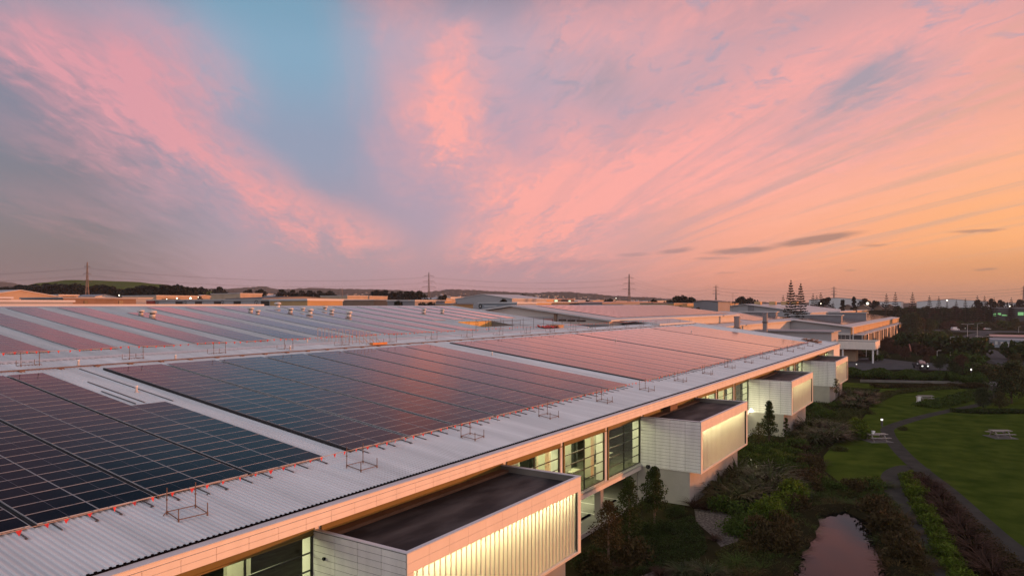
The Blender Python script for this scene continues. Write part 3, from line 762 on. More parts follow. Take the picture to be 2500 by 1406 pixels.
# bunting strung between the frames
M['flag'] = mat('red_flag', (.62, .045, .045), .6, .1, 6)
M['cord'] = mat('pale_cord', (.5, .36, .28), .8, .1, 6)
rg = random.Random(5)
flag_mesh = []
for k in range(4):
    mb = MB(); w, hh = .095, .21; sw = (rg.random() - .5) * .12
    mb.add([(-w, 0, 0), (w, 0, 0), (sw * .5 + w * .55, sw, -hh * .5), (sw, sw * 1.6, -hh), (sw * .5 - w * .55, sw, -hh * .5)], ((0, 1, 2, 3, 4),))
    o = mb.build('flag', M['flag'], None); flag_mesh.append(o.data); bpy.data.objects.remove(o)
def bunting(xa, xb, y, zo, label, group, sag=.22):
    t = thing('flag_bunting', label, 'bunting', (xa, y, RZ(y)), group)
    mb = MB(); n = 10; L = xb - xa; pts = []
    for k in range(n + 1):
        u = k / n; pts.append(Vector((u * L, 0, zo - sag * 4 * u * (1 - u))))
    for k in range(n): mb.tube(pts[k], pts[k+1], .012, 4, cap=False)
    local('cord', mb, M['cord'], t)
    m = int(L / .745)
    for k in range(m):
        u = (k + .5 + rg.uniform(-.12, .12)) / m
        o = bpy.data.objects.new('flag', flag_mesh[rg.randrange(4)]); COL.objects.link(o); o.parent = t
        o.location = (u * L, 0, zo - sag * 4 * u * (1 - u)); o.rotation_euler = (rg.uniform(-.25, .25), rg.uniform(-.15, .15), rg.uniform(-.5, .5)); s_ = rg.uniform(.85, 1.15); o.scale = (s_, s_, s_)
ex = [6.73] + eave_x
for i in range(len(ex) - 1):
    w = 'leftmost span' if i == 0 else f'{ORD[i + 1]} span from the left'
    bunting(ex[i], ex[i+1], 27.6, .42, f'string of red flags along the foot of the solar panels, {w}', 'red flag bunting along the eave', sag=.06)
rx = [16.0] + ridge_x
for i in range(len(rx) - 2):
    w = 'leftmost span' if i == 0 else f'{ORD[i + 1]} span from the left'
    bunting(rx[i], rx[i+1], 58.4, .95, f'string of red flags over the white lap flashing, {w}', 'red flag bunting over the lap flashing', sag=.1)
# mushroom vents
M['ventcap'] = mat('vent_cap', (.62, .58, .54), .5, .06, 3)
vp = thing('roof_vent', 'x', 'vent')
mb = MB(); mb.lathe([(.36, -.1), (.36, .34), (.32, .36)], 14); local('base', mb, M['ventcap'], vp)
mb = MB(); mb.lathe([(.28, .36), (.28, .5)], 12); local('neck', mb, M['black'], vp)
mb = MB(); mb.lathe([(.50, .5), (.55, .56), (.52, .72), (.36, .82), (.05, .86)], 16); local('cap', mb, M['ventcap'], vp, smooth=True)
vents = [(344, 770, 'left of the near pair below the ridge'), (372, 775, 'right of the near pair below the ridge'), (612, 763, 'half hidden behind the second pair'), (629, 768, 'front one of the second pair'),
         (678, 751, 'alone near the ridge before the door wall'), (709, 764, 'alone right of the second pair'), (739, 761, 'rear one of the middle pair'), (757, 767, 'front one of the middle pair'),
         (793, 758, 'rear one of the fourth pair'), (810, 765, 'front one of the fourth pair'), (852, 773, 'lowest one, right of the fourth pair'), (1035, 763, 'grey one on the pink strips'), (1080, 763, 'last one towards the far gable')]
for i, (px, py, w) in enumerate(vents):
    p = onroof(px, py); o = vp if i == 0 else copy_tree(vp)
    o.location = p + Vector((0, 0, .05)); sc = .86 + .1 * ((i * 5) % 3 - 1); o.scale = (sc, sc, sc); tag(o, f'round roof vent with a mushroom cap, {w}', 'vent', 'mushroom vents near the ridge')
# small pipe outlets
M['lead'] = mat('outlet_boot', (.55, .50, .47), .5, .1, 4)
op = thing('pipe_outlet', 'x', 'pipe'); mb = MB(); mb.lathe([(.16, -.02), (.13, .05), (.075, .09), (.075, .38)], 10); local('pipe', mb, M['lead'], op); mb = MB(); mb.lathe([(.1, .38), (.1, .46), (.02, .48)], 10); local('cowl', mb, M['white'], op)
outs = [(333, 958, 'alone on the near bare roof strip'), (191, 893, 'between flashing and pipe, nearest'), (428, 879, 'between flashing and pipe, left of the blue panels'), (1201, 868, 'on the second bare roof strip, upper'), (1503, 834, 'on the far gap among pink panels'), (750, 838, 'by the orange barrier stack'), (708, 855, 'between the frames above blue panels'), (1688, 812, 'in the farthest gap of pink panels')]
for i, (px, py, w) in enumerate(outs):
    p = onroof(px, py); o = op if i == 0 else copy_tree(op); o.location = p; tag(o, f'small white pipe outlet {w}', 'pipe', 'pipe outlets on the roof')
# stacked barrier frames by the lap flashing
t = thing('barrier_stack', 'stack of pale barrier frames with an orange foot beside the lap flashing', 'barrier', tuple(onroof(868, 838)))
for k in range(9):
    mb = MB(); x = -3.6 + .62 * k; y = 2.2 - .45 * k; tall = 1.5 if k < 8 else 1.2
    zb = y * .1235
    mb.tube((x, y, zb + .05), (x, y, zb + tall), .025, 6); mb.tube((x + .5, y - .1, zb + .05), (x + .5, y - .1, zb + tall), .025, 6); mb.tube((x, y, zb + tall), (x + .5, y - .1, zb + tall), .022, 6)
    if k > 4: mb.tube((x - .5, y - .5, zb), (x, y, zb + .7), .03, 6); mb.tube((x + .5, y - .1, zb + .7), (x + .9, y - .7, zb - .05), .03, 6)
    local('barrier_frame', mb, M['cord'], t)
mb = MB(); mb.box(.6, 3.0, -2.1, -1.6, -.16, .08); local('orange_foot', mb, mat('orange_foot', (.6, .22, .06), .6, .15, 3), t)
# guard rail round the roof well and over the lap
t = thing('guard_rail', 'dark temporary guard rail standing round the yellow roof well', 'guard rail', (88, 60.5, RZ(60.5)), None)
def rail_run(pts, hh=1.9):
    prev = None
    for (x, y) in pts:
        mb = MB(); zb = RZ(y) - RZ(60.5); lx, ly = x - 88, y - 60.5
        mb.tube((lx, ly, zb), (lx, ly, zb + hh), .035, 6); local('post', mb, M['rail'], t)
        if prev:
            mb = MB()
            for q in (.5, .95): mb.tube((prev[0], prev[1], prev[2] + hh * q - .15), (lx, ly, zb + hh * q - .15), .025, 5)
            local('rail', mb, M['rail'], t)
        prev = (lx, ly, zb)
rail_run([(84 + 3.3 * k, 60.6) for k in range(11)])
rail_run([(91.0 + 2.6 * k, 63.8) for k in range(5)], 1.2)
# red sheet beside the lap, materials pile near the far roof corner
p = onroof(1337, 801)
t = thing('tarpaulin', 'crumpled red tarpaulin on the roof beside the far frames', 'tarpaulin', tuple(p)); mb = MB(); rr = random.Random(9)
nx, ny = 8, 5; g = [[(-2.6 + 5.2 * i / nx, -1.1 + 2.2 * j / ny, .12 + .1235 * (-1.1 + 2.2 * j / ny) + rr.random() * .4) for i in range(nx + 1)] for j in range(ny + 1)]
for j in range(ny):
    for i in range(nx): mb.quad(g[j][i], g[j][i+1], g[j+1][i+1], g[j+1][i])
local('sheet', mb, mat('red_tarpaulin', (.42, .03, .03), .5, .3, 2), t, smooth=False)
mb = MB(); mb.box(2.4, 4.2, -.9, .9, -.05, .55); local('timber_box', mb, mat('pale_timber', (.42, .27, .15), .7, .2, 4), t)
p = onroof(1982, 834)
t = thing('timber_pile', 'pile of brown timber and pipes near the far roof corner', 'timber pile', tuple(p)); rr = random.Random(4)
tm = mat('brown_timber', (.12, .06, .045), .8, .4, 4, col2=(.26, .17, .12))
for k in range(14):
    x = rr.uniform(-2.4, -1.9); y = -1.6 + 3.2 * k / 13; zz = y * .1235 + rr.uniform(.06, .5)
    mb = MB(); L = rr.uniform(5.0, 8.0); mb.box(x, x + L * .55, y, y + .2, zz, zz + .16); local('plank', mb, tm, t)
mb = MB(); mb.box(-2.2, 2.2, -1.7, 1.7, -.2, .12); local('bearer', mb, tm, t)
# ---------------------------------------------------------------- lie of the land
def ground_z(x, y):
    F = sqrt(x * x + y * y); a = atan2(y, x) - TH          # bearing left of the camera's axis
    t = max(0.0, min(1.0, (a + radians(18)) / radians(30)))
    f0 = 580 + (215 - 580) * t
    return min(max(0.0, F - f0) * (.020 + .012 * t), 11.0 + 7.0 * t)
def gz(p): return ground_z(p.x, p.y)
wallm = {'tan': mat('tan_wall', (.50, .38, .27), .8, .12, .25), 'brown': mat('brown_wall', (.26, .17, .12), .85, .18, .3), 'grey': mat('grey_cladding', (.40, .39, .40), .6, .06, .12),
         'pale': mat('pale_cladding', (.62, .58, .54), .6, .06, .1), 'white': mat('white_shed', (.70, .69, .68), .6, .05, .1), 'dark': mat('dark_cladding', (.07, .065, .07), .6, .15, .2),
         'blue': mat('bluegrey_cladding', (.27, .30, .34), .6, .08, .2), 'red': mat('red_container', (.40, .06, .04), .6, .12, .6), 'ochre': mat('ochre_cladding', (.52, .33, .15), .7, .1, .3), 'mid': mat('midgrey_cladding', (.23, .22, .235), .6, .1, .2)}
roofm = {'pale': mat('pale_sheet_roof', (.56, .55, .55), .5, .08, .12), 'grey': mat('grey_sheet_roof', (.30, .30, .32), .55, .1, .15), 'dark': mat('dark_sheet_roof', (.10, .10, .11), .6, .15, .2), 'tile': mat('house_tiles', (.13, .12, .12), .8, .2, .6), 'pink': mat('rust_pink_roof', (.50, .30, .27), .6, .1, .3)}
M['doorblack'] = mat('black_door', (.015, .016, .018), .35, .15, 1)
M['paneblue'] = mat('dark_window', (.03, .035, .04), .12, .2, 1)
M['greenlit'] = mat('green_lit_window', (.3, .5, .4), .4, .3, .25, emit=(.45, 1, .7), es=.8)
M['warmlamp'] = mat('lamp_lens', (.9, .85, .7), .3, .02, 2, emit=(1, .93, .72), es=5)
M['greenlamp'] = mat('green_lamp', (.4, .8, .4), .4, .02, 2, emit=(.35, 1, .3), es=.25)

def block(name, label, x0, x1, ytop, plane, at, depth, wall='tan', roof='pale', doors=(), wins=(), group=None, base=None, gable=0, cat='building', over=.3, doormat=None):
    """box building whose seen face lies on the plane X=at or Y=at between two bearings, roof line at ytop (left bearing)"""
    fn = atX if plane == 'X' else atY
    p, q = fn(x0, ytop, at), fn(x1, ytop, at)
    zt = fn((x0 + x1) / 2, ytop, at).z
    if plane == 'X': xa, xb, ya, yb = at, at + depth, min(p.y, q.y), max(p.y, q.y)
    else: xa, xb, ya, yb = min(p.x, q.x), max(p.x, q.x), at, at + depth
    zb = ground_z((xa + xb) / 2, (ya + yb) / 2) - .5 if base is None else base
    t = thing(name, label, cat, ((xa + xb) / 2, (ya + yb) / 2, zb), group)
    mb = MB(); mb.box(xa, xb, ya, yb, zb, zt)
    if gable:
        if plane == 'X':
            m = (ya + yb) / 2; mb.add([(xa, ya, zt), (xa, yb, zt), (xa, m, zt + gable), (xb, ya, zt), (xb, yb, zt), (xb, m, zt + gable)], ((0, 2, 1), (3, 4, 5)))
        else:
            m = (xa + xb) / 2; mb.add([(xa, ya, zt), (xb, ya, zt), (m, ya, zt + gable), (xa, yb, zt), (xb, yb, zt), (m, yb, zt + gable)], ((0, 1, 2), (3, 5, 4)))
    part('wall', mb, wallm[wall], t)
    mb = MB(); o = over; th = .25
    if gable:
        if plane == 'X':
            m = (ya + yb) / 2; k = gable / (m - ya)
            for (y_, s_) in ((ya - o, 1), (yb + o, -1)):
                ze = zt - k * o
                mb.hexa([(xa - o, min(y_, m), (ze if s_ > 0 else zt + gable)), (xb + o, min(y_, m), (ze if s_ > 0 else zt + gable)), (xb + o, max(y_, m), (zt + gable if s_ > 0 else ze)), (xa - o, max(y_, m), (zt + gable if s_ > 0 else ze))],
                        [(xa - o, min(y_, m), (ze if s_ > 0 else zt + gable) + th), (xb + o, min(y_, m), (ze if s_ > 0 else zt + gable) + th), (xb + o, max(y_, m), (zt + gable if s_ > 0 else ze) + th), (xa - o, max(y_, m), (zt + gable if s_ > 0 else ze) + th)])
        else:
            m = (xa + xb) / 2; k = gable / (m - xa)
            for (x_, s_) in ((xa - o, 1), (xb + o, -1)):
                ze = zt - k * o; lo, hi = min(x_, m), max(x_, m); zl, zh = (ze, zt + gable) if s_ > 0 else (zt + gable, ze)
                mb.hexa([(lo, ya - o, zl), (hi, ya - o, zh), (hi, yb + o, zh), (lo, yb + o, zl)], [(lo, ya - o, zl + th), (hi, ya - o, zh + th), (hi, yb + o, zh + th), (lo, yb + o, zl + th)])
    else:
        mb.box(xa - o, xb + o, ya - o, yb + o, zt, zt + th + .1)
    part('roof', mb, roofm[roof], t)
    for (kind, specs) in (('door', doors), ('window', wins)):
        for (a, b, c, d) in specs:
            p, q = fn(a, c, at), fn(b, d, at); mb = MB()
            z0, z1 = sorted((p.z, q.z))
            if plane == 'X': mb.box(at - .12, at + .02, min(p.y, q.y), max(p.y, q.y), z0, z1)
            else: mb.box(min(p.x, q.x), max(p.x, q.x), at - .12, at + .02, z0, z1)
            part(kind, mb, doormat or (M['doorblack'] if kind == 'door' else M['paneblue']), t)
    return t
# --- left: industrial estate beyond the ridge
block('factory_shed', 'brown shed end at the far left edge beyond the ridge', -40, 27, 729, 'Y', 150, 30, 'brown', 'pale')
block('factory_shed', 'long pale-roofed shed at far left below the green hill', -60, 150, 725.5, 'Y', 235, 40, 'tan', 'pale', gable=2.0, wins=((70, 120, 729, 732),))
block('office_block', 'small tan office with two window bands left of the leftmost pylon', 144, 191, 721.5, 'Y', 262, 25, 'tan', 'pale', wins=((150, 186, 724, 726.5), (150, 186, 729, 731)))
block('factory_shed', 'long brown brick factory wall under the leftmost pylon', 155, 332, 729.5, 'Y', 180, 22, 'brown', 'grey', doors=((205, 214, 734, 744), (290, 300, 734, 744)))
block('factory_shed', 'low pale shed with blue-grey roof just behind the left ridge', -60, 178, 737, 'Y', 138, 26, 'blue', 'pale')
block('parapet_shed', 'very long low shed with a pink-lit parapet behind the ridge', -40, 640, 747.2, 'Y', 128, 20, 'pale', 'pale', cat='building')
dw = block('distribution_shed', 'long grey distribution shed with a row of black dock doors and leaf emblems', 373, 750, 733, 'X', 150, 15, 'grey', 'pale', base=-.5,
           doors=((429, 446, 736, 750), (477, 493, 736, 750), (523, 540, 736, 750), (571, 588, 735.5, 750), (637.5, 657.5, 735, 750), (703, 724, 735, 750)))
# emblems on its wall: a ring open below with a bar of lettering
M['ink'] = mat('black_sign_ink', (.03, .03, .035), .6, .05, 2); M['leafgreen'] = mat('green_sign_ink', (.05, .12, .04), .6, .05, 2)
for cx in (384, 452, 543, 626, 690):
    c = atX(cx, 740, 150); mb = MB(); r_ = 1.0
    for k in range(12):
        a0, a1 = -.5 + k * (pi + 1.0) / 12, -.5 + (k + 1) * (pi + 1.0) / 12
        P = lambda a, rr: (149.94, c.y - rr * cos(a), c.z + rr * sin(a))
        mb.quad(P(a0, r_ * .78), P(a0, r_), P(a1, r_), P(a1, r_ * .78))
    mb.tri((149.94, c.y + .3, c.z + .1), (149.94, c.y - .5, c.z + .2), (149.94, c.y - .1, c.z - .7))
    mb.quad((149.94, c.y - .4, c.z - .75), (149.94, c.y - 1.9, c.z - .75), (149.94, c.y - 1.9, c.z - .5), (149.94, c.y - .4, c.z - .5))
    part('wall_emblem', mb, M['ink'], dw)
block('shipping_container', 'red container at the left end of the dock-door shed', 357, 373, 734, 'X', 149, 8, 'red', 'pale', base=13, cat='container', over=.02)
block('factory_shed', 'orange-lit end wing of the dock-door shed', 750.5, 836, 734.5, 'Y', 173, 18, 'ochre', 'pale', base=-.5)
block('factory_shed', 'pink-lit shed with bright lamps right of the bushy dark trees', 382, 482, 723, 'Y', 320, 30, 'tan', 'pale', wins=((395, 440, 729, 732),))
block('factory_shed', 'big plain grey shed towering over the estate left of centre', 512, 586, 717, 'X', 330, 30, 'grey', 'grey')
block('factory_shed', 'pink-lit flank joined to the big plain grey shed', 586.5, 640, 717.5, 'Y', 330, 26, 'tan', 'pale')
block('factory_shed', 'low dark-roofed shed between the grey shed and the central pylon', 640, 830, 730, 'Y', 300, 30, 'mid', 'dark', gable=1.2)
block('factory_shed', 'pale box shed with a sunlit side near the thin mast', 848, 898, 723, 'Y', 345, 26, 'tan', 'pale')
block('factory_shed', 'pale shed with blue corner panel near the thin mast', 902, 946, 724, 'Y', 350, 26, 'tan', 'pale')
block('factory_shed', 'grey-blue shed among the far trees left of the central pylon', 946, 1000, 726, 'Y', 400, 26, 'blue', 'grey')
block('factory_shed', 'long two-tone shed with brown base left of the central pylon', 912, 1000, 733.5, 'Y', 225, 24, 'brown', 'pale')
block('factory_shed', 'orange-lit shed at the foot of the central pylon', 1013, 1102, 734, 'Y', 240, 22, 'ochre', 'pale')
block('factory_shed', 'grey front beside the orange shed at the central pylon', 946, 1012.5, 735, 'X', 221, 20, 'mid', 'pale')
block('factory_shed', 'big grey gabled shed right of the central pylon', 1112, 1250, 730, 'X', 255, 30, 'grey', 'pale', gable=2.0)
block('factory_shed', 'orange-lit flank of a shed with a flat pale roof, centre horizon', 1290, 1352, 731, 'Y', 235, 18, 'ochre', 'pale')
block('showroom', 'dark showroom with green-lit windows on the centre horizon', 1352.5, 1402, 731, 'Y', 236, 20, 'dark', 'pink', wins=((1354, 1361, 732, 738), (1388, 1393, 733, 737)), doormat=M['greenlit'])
sb = block('sign_shed', 'blue-grey shed carrying a black round emblem', 1169, 1262, 741, 'X', 190, 12, 'blue', 'pale')
c = atX(1173, 747.5, 190); mb = MB(); mb.add([(189.93, c.y + .75 * cos(k * pi / 8), c.z + .75 * sin(k * pi / 8)) for k in range(16)], (tuple(range(16)),)); part('emblem_disc', mb, M['ink'], sb)
mb = MB(); mb.add([(189.9, c.y + .28, c.z - .1), (189.9, c.y + .0, c.z - .4), (189.9, c.y - .2, c.z - .1), (189.9, c.y + .05, c.z + .45)], ((0, 1, 2, 3),)); part('emblem_drop', mb, wallm['white'], sb)
mb = MB(); mb.box(189.9, 189.97, c.y - 6.5, c.y - 1.6, c.z - .12, c.z + .12); part('emblem_lettering', mb, wallm['white'], sb)
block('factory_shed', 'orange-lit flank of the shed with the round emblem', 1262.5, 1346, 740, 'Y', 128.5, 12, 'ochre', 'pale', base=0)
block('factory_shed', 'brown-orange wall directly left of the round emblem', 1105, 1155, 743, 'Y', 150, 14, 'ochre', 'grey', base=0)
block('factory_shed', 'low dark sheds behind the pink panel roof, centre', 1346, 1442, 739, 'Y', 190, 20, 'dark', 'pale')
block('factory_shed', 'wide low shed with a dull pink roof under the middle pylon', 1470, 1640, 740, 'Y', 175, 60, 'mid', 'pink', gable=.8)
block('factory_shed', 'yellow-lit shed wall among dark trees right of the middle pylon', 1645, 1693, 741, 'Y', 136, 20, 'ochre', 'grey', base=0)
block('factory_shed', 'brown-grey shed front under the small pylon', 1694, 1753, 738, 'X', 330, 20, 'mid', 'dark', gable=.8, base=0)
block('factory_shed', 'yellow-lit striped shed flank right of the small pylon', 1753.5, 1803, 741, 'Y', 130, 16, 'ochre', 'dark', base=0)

es_ = [(-10, 70, 731, 300, 'pale'), (40, 140, 728, 380, 'grey'), (196, 300, 727.5, 330, 'pale'), (232, 285, 724.5, 420, 'white'), (300, 372, 728, 300, 'grey'), (470, 530, 725, 430, 'pale'), (560, 650, 726, 420, 'grey'), (655, 740, 724.5, 430, 'pale'), (700, 780, 728, 380, 'white'), (760, 850, 727, 420, 'pale'), (838, 912, 732, 290, 'grey'), (880, 960, 729, 380, 'pale'), (1000, 1060, 729.5, 380, 'white'), (1060, 1112, 731, 330, 'grey'), (1100, 1200, 726, 520, 'pale'), (1200, 1300, 726.5, 560, 'pale'), (1390, 1480, 733, 420, 'grey'), (1410, 1520, 736, 300, 'pale'), (1500, 1600, 735.5, 420, 'pale'), (1560, 1640, 737.5, 330, 'grey'), (1600, 1700, 735, 520, 'white'), (1690, 1790, 737, 560, 'pale')]
for i, (x0, x1, yt, Y, wl) in enumerate(es_):
    wn = tuple((x0 + (x1 - x0) * (k + .25) / 5, x0 + (x1 - x0) * (k + .7) / 5, yt + 2.2, yt + 3.6) for k in range(5)) if i % 3 == 0 else ()
    block('estate_shed', f'low {wl} shed in the far industrial estate, {ORD[i + 1]} from the left', x0, x1, yt, 'Y', Y, 26, 'tan' if i % 4 == 1 else wl, 'pale' if i % 3 else 'grey', gable=(1.2 if i % 2 else 0), wins=wn, group='low sheds of the far estate')
# --- sister warehouses on the same roof line
def shed(name, label, xa, xb, yr, half, ze, slope, wall='grey', roof='pale', bands=(), group=None, post=True, cat='warehouse'):
    t = thing(name, label, cat, ((xa + xb) / 2, yr, 0), group); zr = ze + half * slope
    y0, y1 = yr - half, yr + half
    mb = MB(); mb.add([(xa, y0 + 1.0, -.2), (xa, y1 - 1.0, -.2), (xa, y1 - 1.0, ze - .1 + slope), (xa, yr, zr - .15), (xa, y0 + 1.0, ze - .1 + slope), (xb, y0 + 1.0, -.2), (xb, y1 - 1.0, -.2), (xb, y1 - 1.0, ze - .1 + slope), (xb, yr, zr - .15), (xb, y0 + 1.0, ze - .1 + slope)],
                      ((4, 3, 2, 1, 0), (5, 6, 7, 8, 9), (0, 5, 9, 4), (1, 2, 7, 6)))
    part('wall', mb, wallm[wall], t)
    mb = MB(); th = .35
    for (ya, za, yb, zb) in ((y0, ze, yr, zr), (yr, zr, y1, ze)):
        mb.hexa([(xa - 1.2, ya, za), (xb + .8, ya, za), (xb + .8, yb, zb), (xa - 1.2, yb, zb)], [(xa - 1.2, ya, za + th), (xb + .8, ya, za + th), (xb + .8, yb, zb + th), (xa - 1.2, yb, zb + th)])
    part('roof', mb, roofm[roof], t)
    for (z0, z1, m) in bands:
        mb = MB(); hy0 = max(y0 + 1.02, y0 + 1 + max(0, (z1 - ze) / slope)); hy1 = min(y1 - 1.02, y1 - 1 - max(0, (z1 - ze) / slope)); mb.box(xa - .04, xa + .02, hy0, hy1, z0, z1); part('cladding_band', mb, wallm[m], t)
    return t
def roof_panels(xa, xb, ya, yb, zf, px_=1.58, gapn=3, gap=.5):
    x = xa; n = 0
    while x + px_ < xb:
        y = ya
        while y < yb:
            z0 = zf(y); z1 = zf(y + 1.95)
            FAR_GL.quad((x + .03, y + .03, z0), (x + px_ - .03, y + .03, z0), (x + px_ - .03, y + 1.92, z1), (x + .03, y + 1.92, z1))
            FAR_FR.quad((x - .02, y - .02, z0 - .03), (x + px_ + .02, y - .02, z0 - .03), (x + px_ + .02, y + 1.95, z1 - .03), (x - .02, y + 1.95, z1 - .03))
            y += 2.0
        n += 1; x += px_ + .03 + (gap if n % gapn == 0 else 0)
s2 = shed('warehouse_gable', 'grey gabled warehouse with panels on its roof, directly behind the far roof end', 142, 245, 91.5, 26.5, 14.0, .1235, 'pale', 'pale', bands=((12.2, 13.2, 'mid'), (9.6, 10.6, 'mid'), (13.9, 14.9, 'grey')))
for (a, b, c_, d) in ((1364, 1383, 779, 784), (1386, 1405, 780, 785), (1408, 1430, 781, 785.5)):
    p, q = atX(a, c_, 142), atX(b, d, 142); mb = MB(); mb.box(141.9, 142.05, min(p.y, q.y), max(p.y, q.y), min(p.z, q.z), max(p.z, q.z)); part('window', mb, M['paneblue'], s2)
p, q = atX(1329, 779, 142), atX(1350, 785, 142)
mb = MB(); mb.box(141.86, 141.89, min(p.y, q.y), max(p.y, q.y), min(p.z, q.z), max(p.z, q.z), 0)
for k in range(6):
    yy = max(p.y, q.y) - .35 - k * (abs(p.y - q.y) - .5) / 6; mb.box(141.84, 141.862, yy - .22, yy, (p.z + q.z) / 2 - .14, (p.z + q.z) / 2 + .14, 1)
part('red_banner', mb, [wallm['red'], wallm['white']], s2)
mb = MB(); mb.box(141.6, 142.0, 79.2, 79.9, 6, 15.6); part('downpipe', mb, wallm['brown'], s2)
roof_panels(150, 243, 67.5, 89.5, lambda y: 14.0 + .35 + (y - 65) * .1235 + .12, gapn=2, gap=.9)
s2b = shed('link_roof', 'small grey gable between the far roof frames and the panelled warehouse', 149, 171, 62.5, 6.0, 13.1, .13, 'mid', 'pale', cat='building')
def flat_gable(name, label, x0, xm, x1, ya, yb_, y1, X, depth, wall='grey', roof='pale', bands=(), cat='warehouse', zbase=-.2, side=None):
    """gabled hall seen end-on on the plane X: left eave, ridge, right eave given as bearings"""
    a, m, b = atX(x0, ya, X), atX(xm, yb_, X), atX(x1, y1, X)
    t = thing(name, label, cat, (X + depth / 2, m.y, 0)); o = 1.2; k = Vector((depth, 0, 0))
    mb = MB(); ins = .8
    A = Vector((X, a.y - ins, a.z - .25)); B = Vector((X, b.y + ins, b.z - .25)); Mm = Vector((X, m.y, m.z - .3))
    ground = [Vector((X, B.y, zbase)), Vector((X, A.y, zbase))]
    vs = [ground[0], ground[1], A, Mm, B]; vs2 = [v + k for v in vs]
    mb.add(vs + vs2, ((4, 3, 2, 1, 0), (5, 6, 7, 8, 9), (0, 5, 9, 4), (1, 2, 7, 6))); part('wall', mb, wallm[wall], t)
    mb = MB(); th = Vector((0, 0, .3)); e = Vector((o, 0, 0))
    for (p, q) in ((b, m), (m, a)): mb.hexa([p - e - th, p + k + e - th, q + k + e - th, q - e - th], [p - e, p + k + e, q + k + e, q - e])
    part('roof', mb, roofm[roof], t)
    for (f0, f1, mm) in bands:
        z0 = zbase + f0; z1 = zbase + f1; mb = MB(); mb.box(X - .05, X + .02, B.y + .02, A.y - .02, z0, z1); part('cladding_band', mb, wallm[mm], t)
    return t, a, m, b
t3, a3, m3, b3 = flat_gable('warehouse_gable', 'grey gabled warehouse with a row of dark fins along its garden side', 1818, 1940, 2082, 793, 780.5, 798, 304, 240, 'grey', 'pale')
zf3 = lambda y: b3.z + .14 + (y - b3.y) * (m3.z - b3.z) / (m3.y - b3.y)
roof_panels(314, 540, b3.y + 4.5, m3.y - 1, zf3, px_=3.0, gapn=8, gap=.8)
# banding, glazed corner, tan eave band and dark fins of the third warehouse
for (z0, z1, mm) in ((5.8, 6.6, 'pale'), (3.3, 4.0, 'pale')):
    mb = MB(); mb.box(303.95, 304.02, b3.y + 1, a3.y - 1, z0, z1); part('cladding_band', mb, wallm[mm], t3)
p, q = atX(2034, 817, 304), atX(2074, 832, 304); mb = MB(); mb.box(303.9, 304.1, q.y, p.y, q.z, p.z); gw = part('window', mb, M['doorblack'], t3)
mb = MB()
for k in range(5): yy = q.y + (p.y - q.y) * k / 4; mb.box(303.8, 303.9, yy - .06, yy + .06, q.z, p.z)
for k in range(4): zz = q.z + (p.z - q.z) * k / 3; mb.box(303.8, 303.895, q.y, p.y, zz - .05, zz + .05)
part('mullion', mb, M['alu'], gw)
mb = MB(); mb.box(304.5, 543, b3.y + .35, b3.y + .75, b3.z - 2.9, b3.z - .45); part('eave_band', mb, wallm['ochre'], t3)
for k in range(11):
    X = 306 + 21.3 * k; mb = MB(); mb.box(X, X + 13, b3.y - 3.4, b3.y + .34, -.2, b3.z - 3.3, 0); mb.box(X - .4, X + 13.4, b3.y - 3.8, b3.y + .34, b3.z - 3.29, b3.z - 3.05, 1)
    part('dark_bay', mb, [wallm['dark'], roofm['pale']], t3)
    mb = MB(); mb.tube((X - .7, b3.y - 3.2, 0), (X - .7, b3.y - 3.2, b3.z - 3.0), .16, 6); part('bay_post', mb, M['alu'], t3)
mb = MB(); mb.tube((303.2, b3.y - .2, 0), (303.2, b3.y - .2, b3.z - .3), .2, 8); part('corner_post', mb, wallm['white'], t3)
# low porch in front of the third warehouse
block('porch_block', 'low grey annexe with a tan edge in front of the gabled warehouse with dark fins', 1850, 2030, 810, 'X', 240, 14, 'grey', 'grey', base=0, over=.8)
t4, a4, m4, b4 = flat_gable('warehouse_gable', 'farther grey gabled warehouse with a dark hatch, four tan vents on its ridge', 1732, 1818, 1982, 752, 742, 763, 400, 150, 'grey', 'pale', bands=((10.5, 11.6, 'mid'), (8.2, 9.2, 'pale')))
p, q = atX(1826, 745, 400), atX(1841, 760, 400); mb = MB(); mb.box(399.8, 400.05, q.y, p.y, q.z, p.z); part('hatch', mb, wallm['mid'], t4)
for cx in (1848, 1884, 1914, 1938):
    c = atX(cx, 740, 420); mb = MB(); mb.box(420, 426, c.y - 1.5, c.y + 1.5, m4.z - .6, m4.z + 1.4); part('ridge_vent', mb, wallm['ochre'], t4)
block('roof_monitor', 'long dark clerestory box behind the panelled roof', 1643, 1757, 767.5, 'X', 252, 4, 'mid', 'pale', base=0, cat='clerestory', over=.6)
block('roof_monitor', 'dark clerestory box below the farther grey gable', 1807, 1894, 762, 'X', 330, 4, 'mid', 'pale', base=0, cat='clerestory', over=.6)
block('roof_monitor', 'dark clerestory box rising from the roof of the finned warehouse', 1930, 2054, 770, 'X', 345, 4, 'mid', 'pale', base=2, cat='clerestory', over=.6)
block('roof_monitor', 'farthest dark clerestory box, near the right roof corner', 2022, 2115, 764, 'X', 400, 4, 'mid', 'pale', base=2, cat='clerestory', over=.6)
block('factory_shed', 'tan-edged long low roof right of the farther grey gable', 2050, 2140, 759, 'Y', 62, 8, 'ochre', 'pale', base=0)
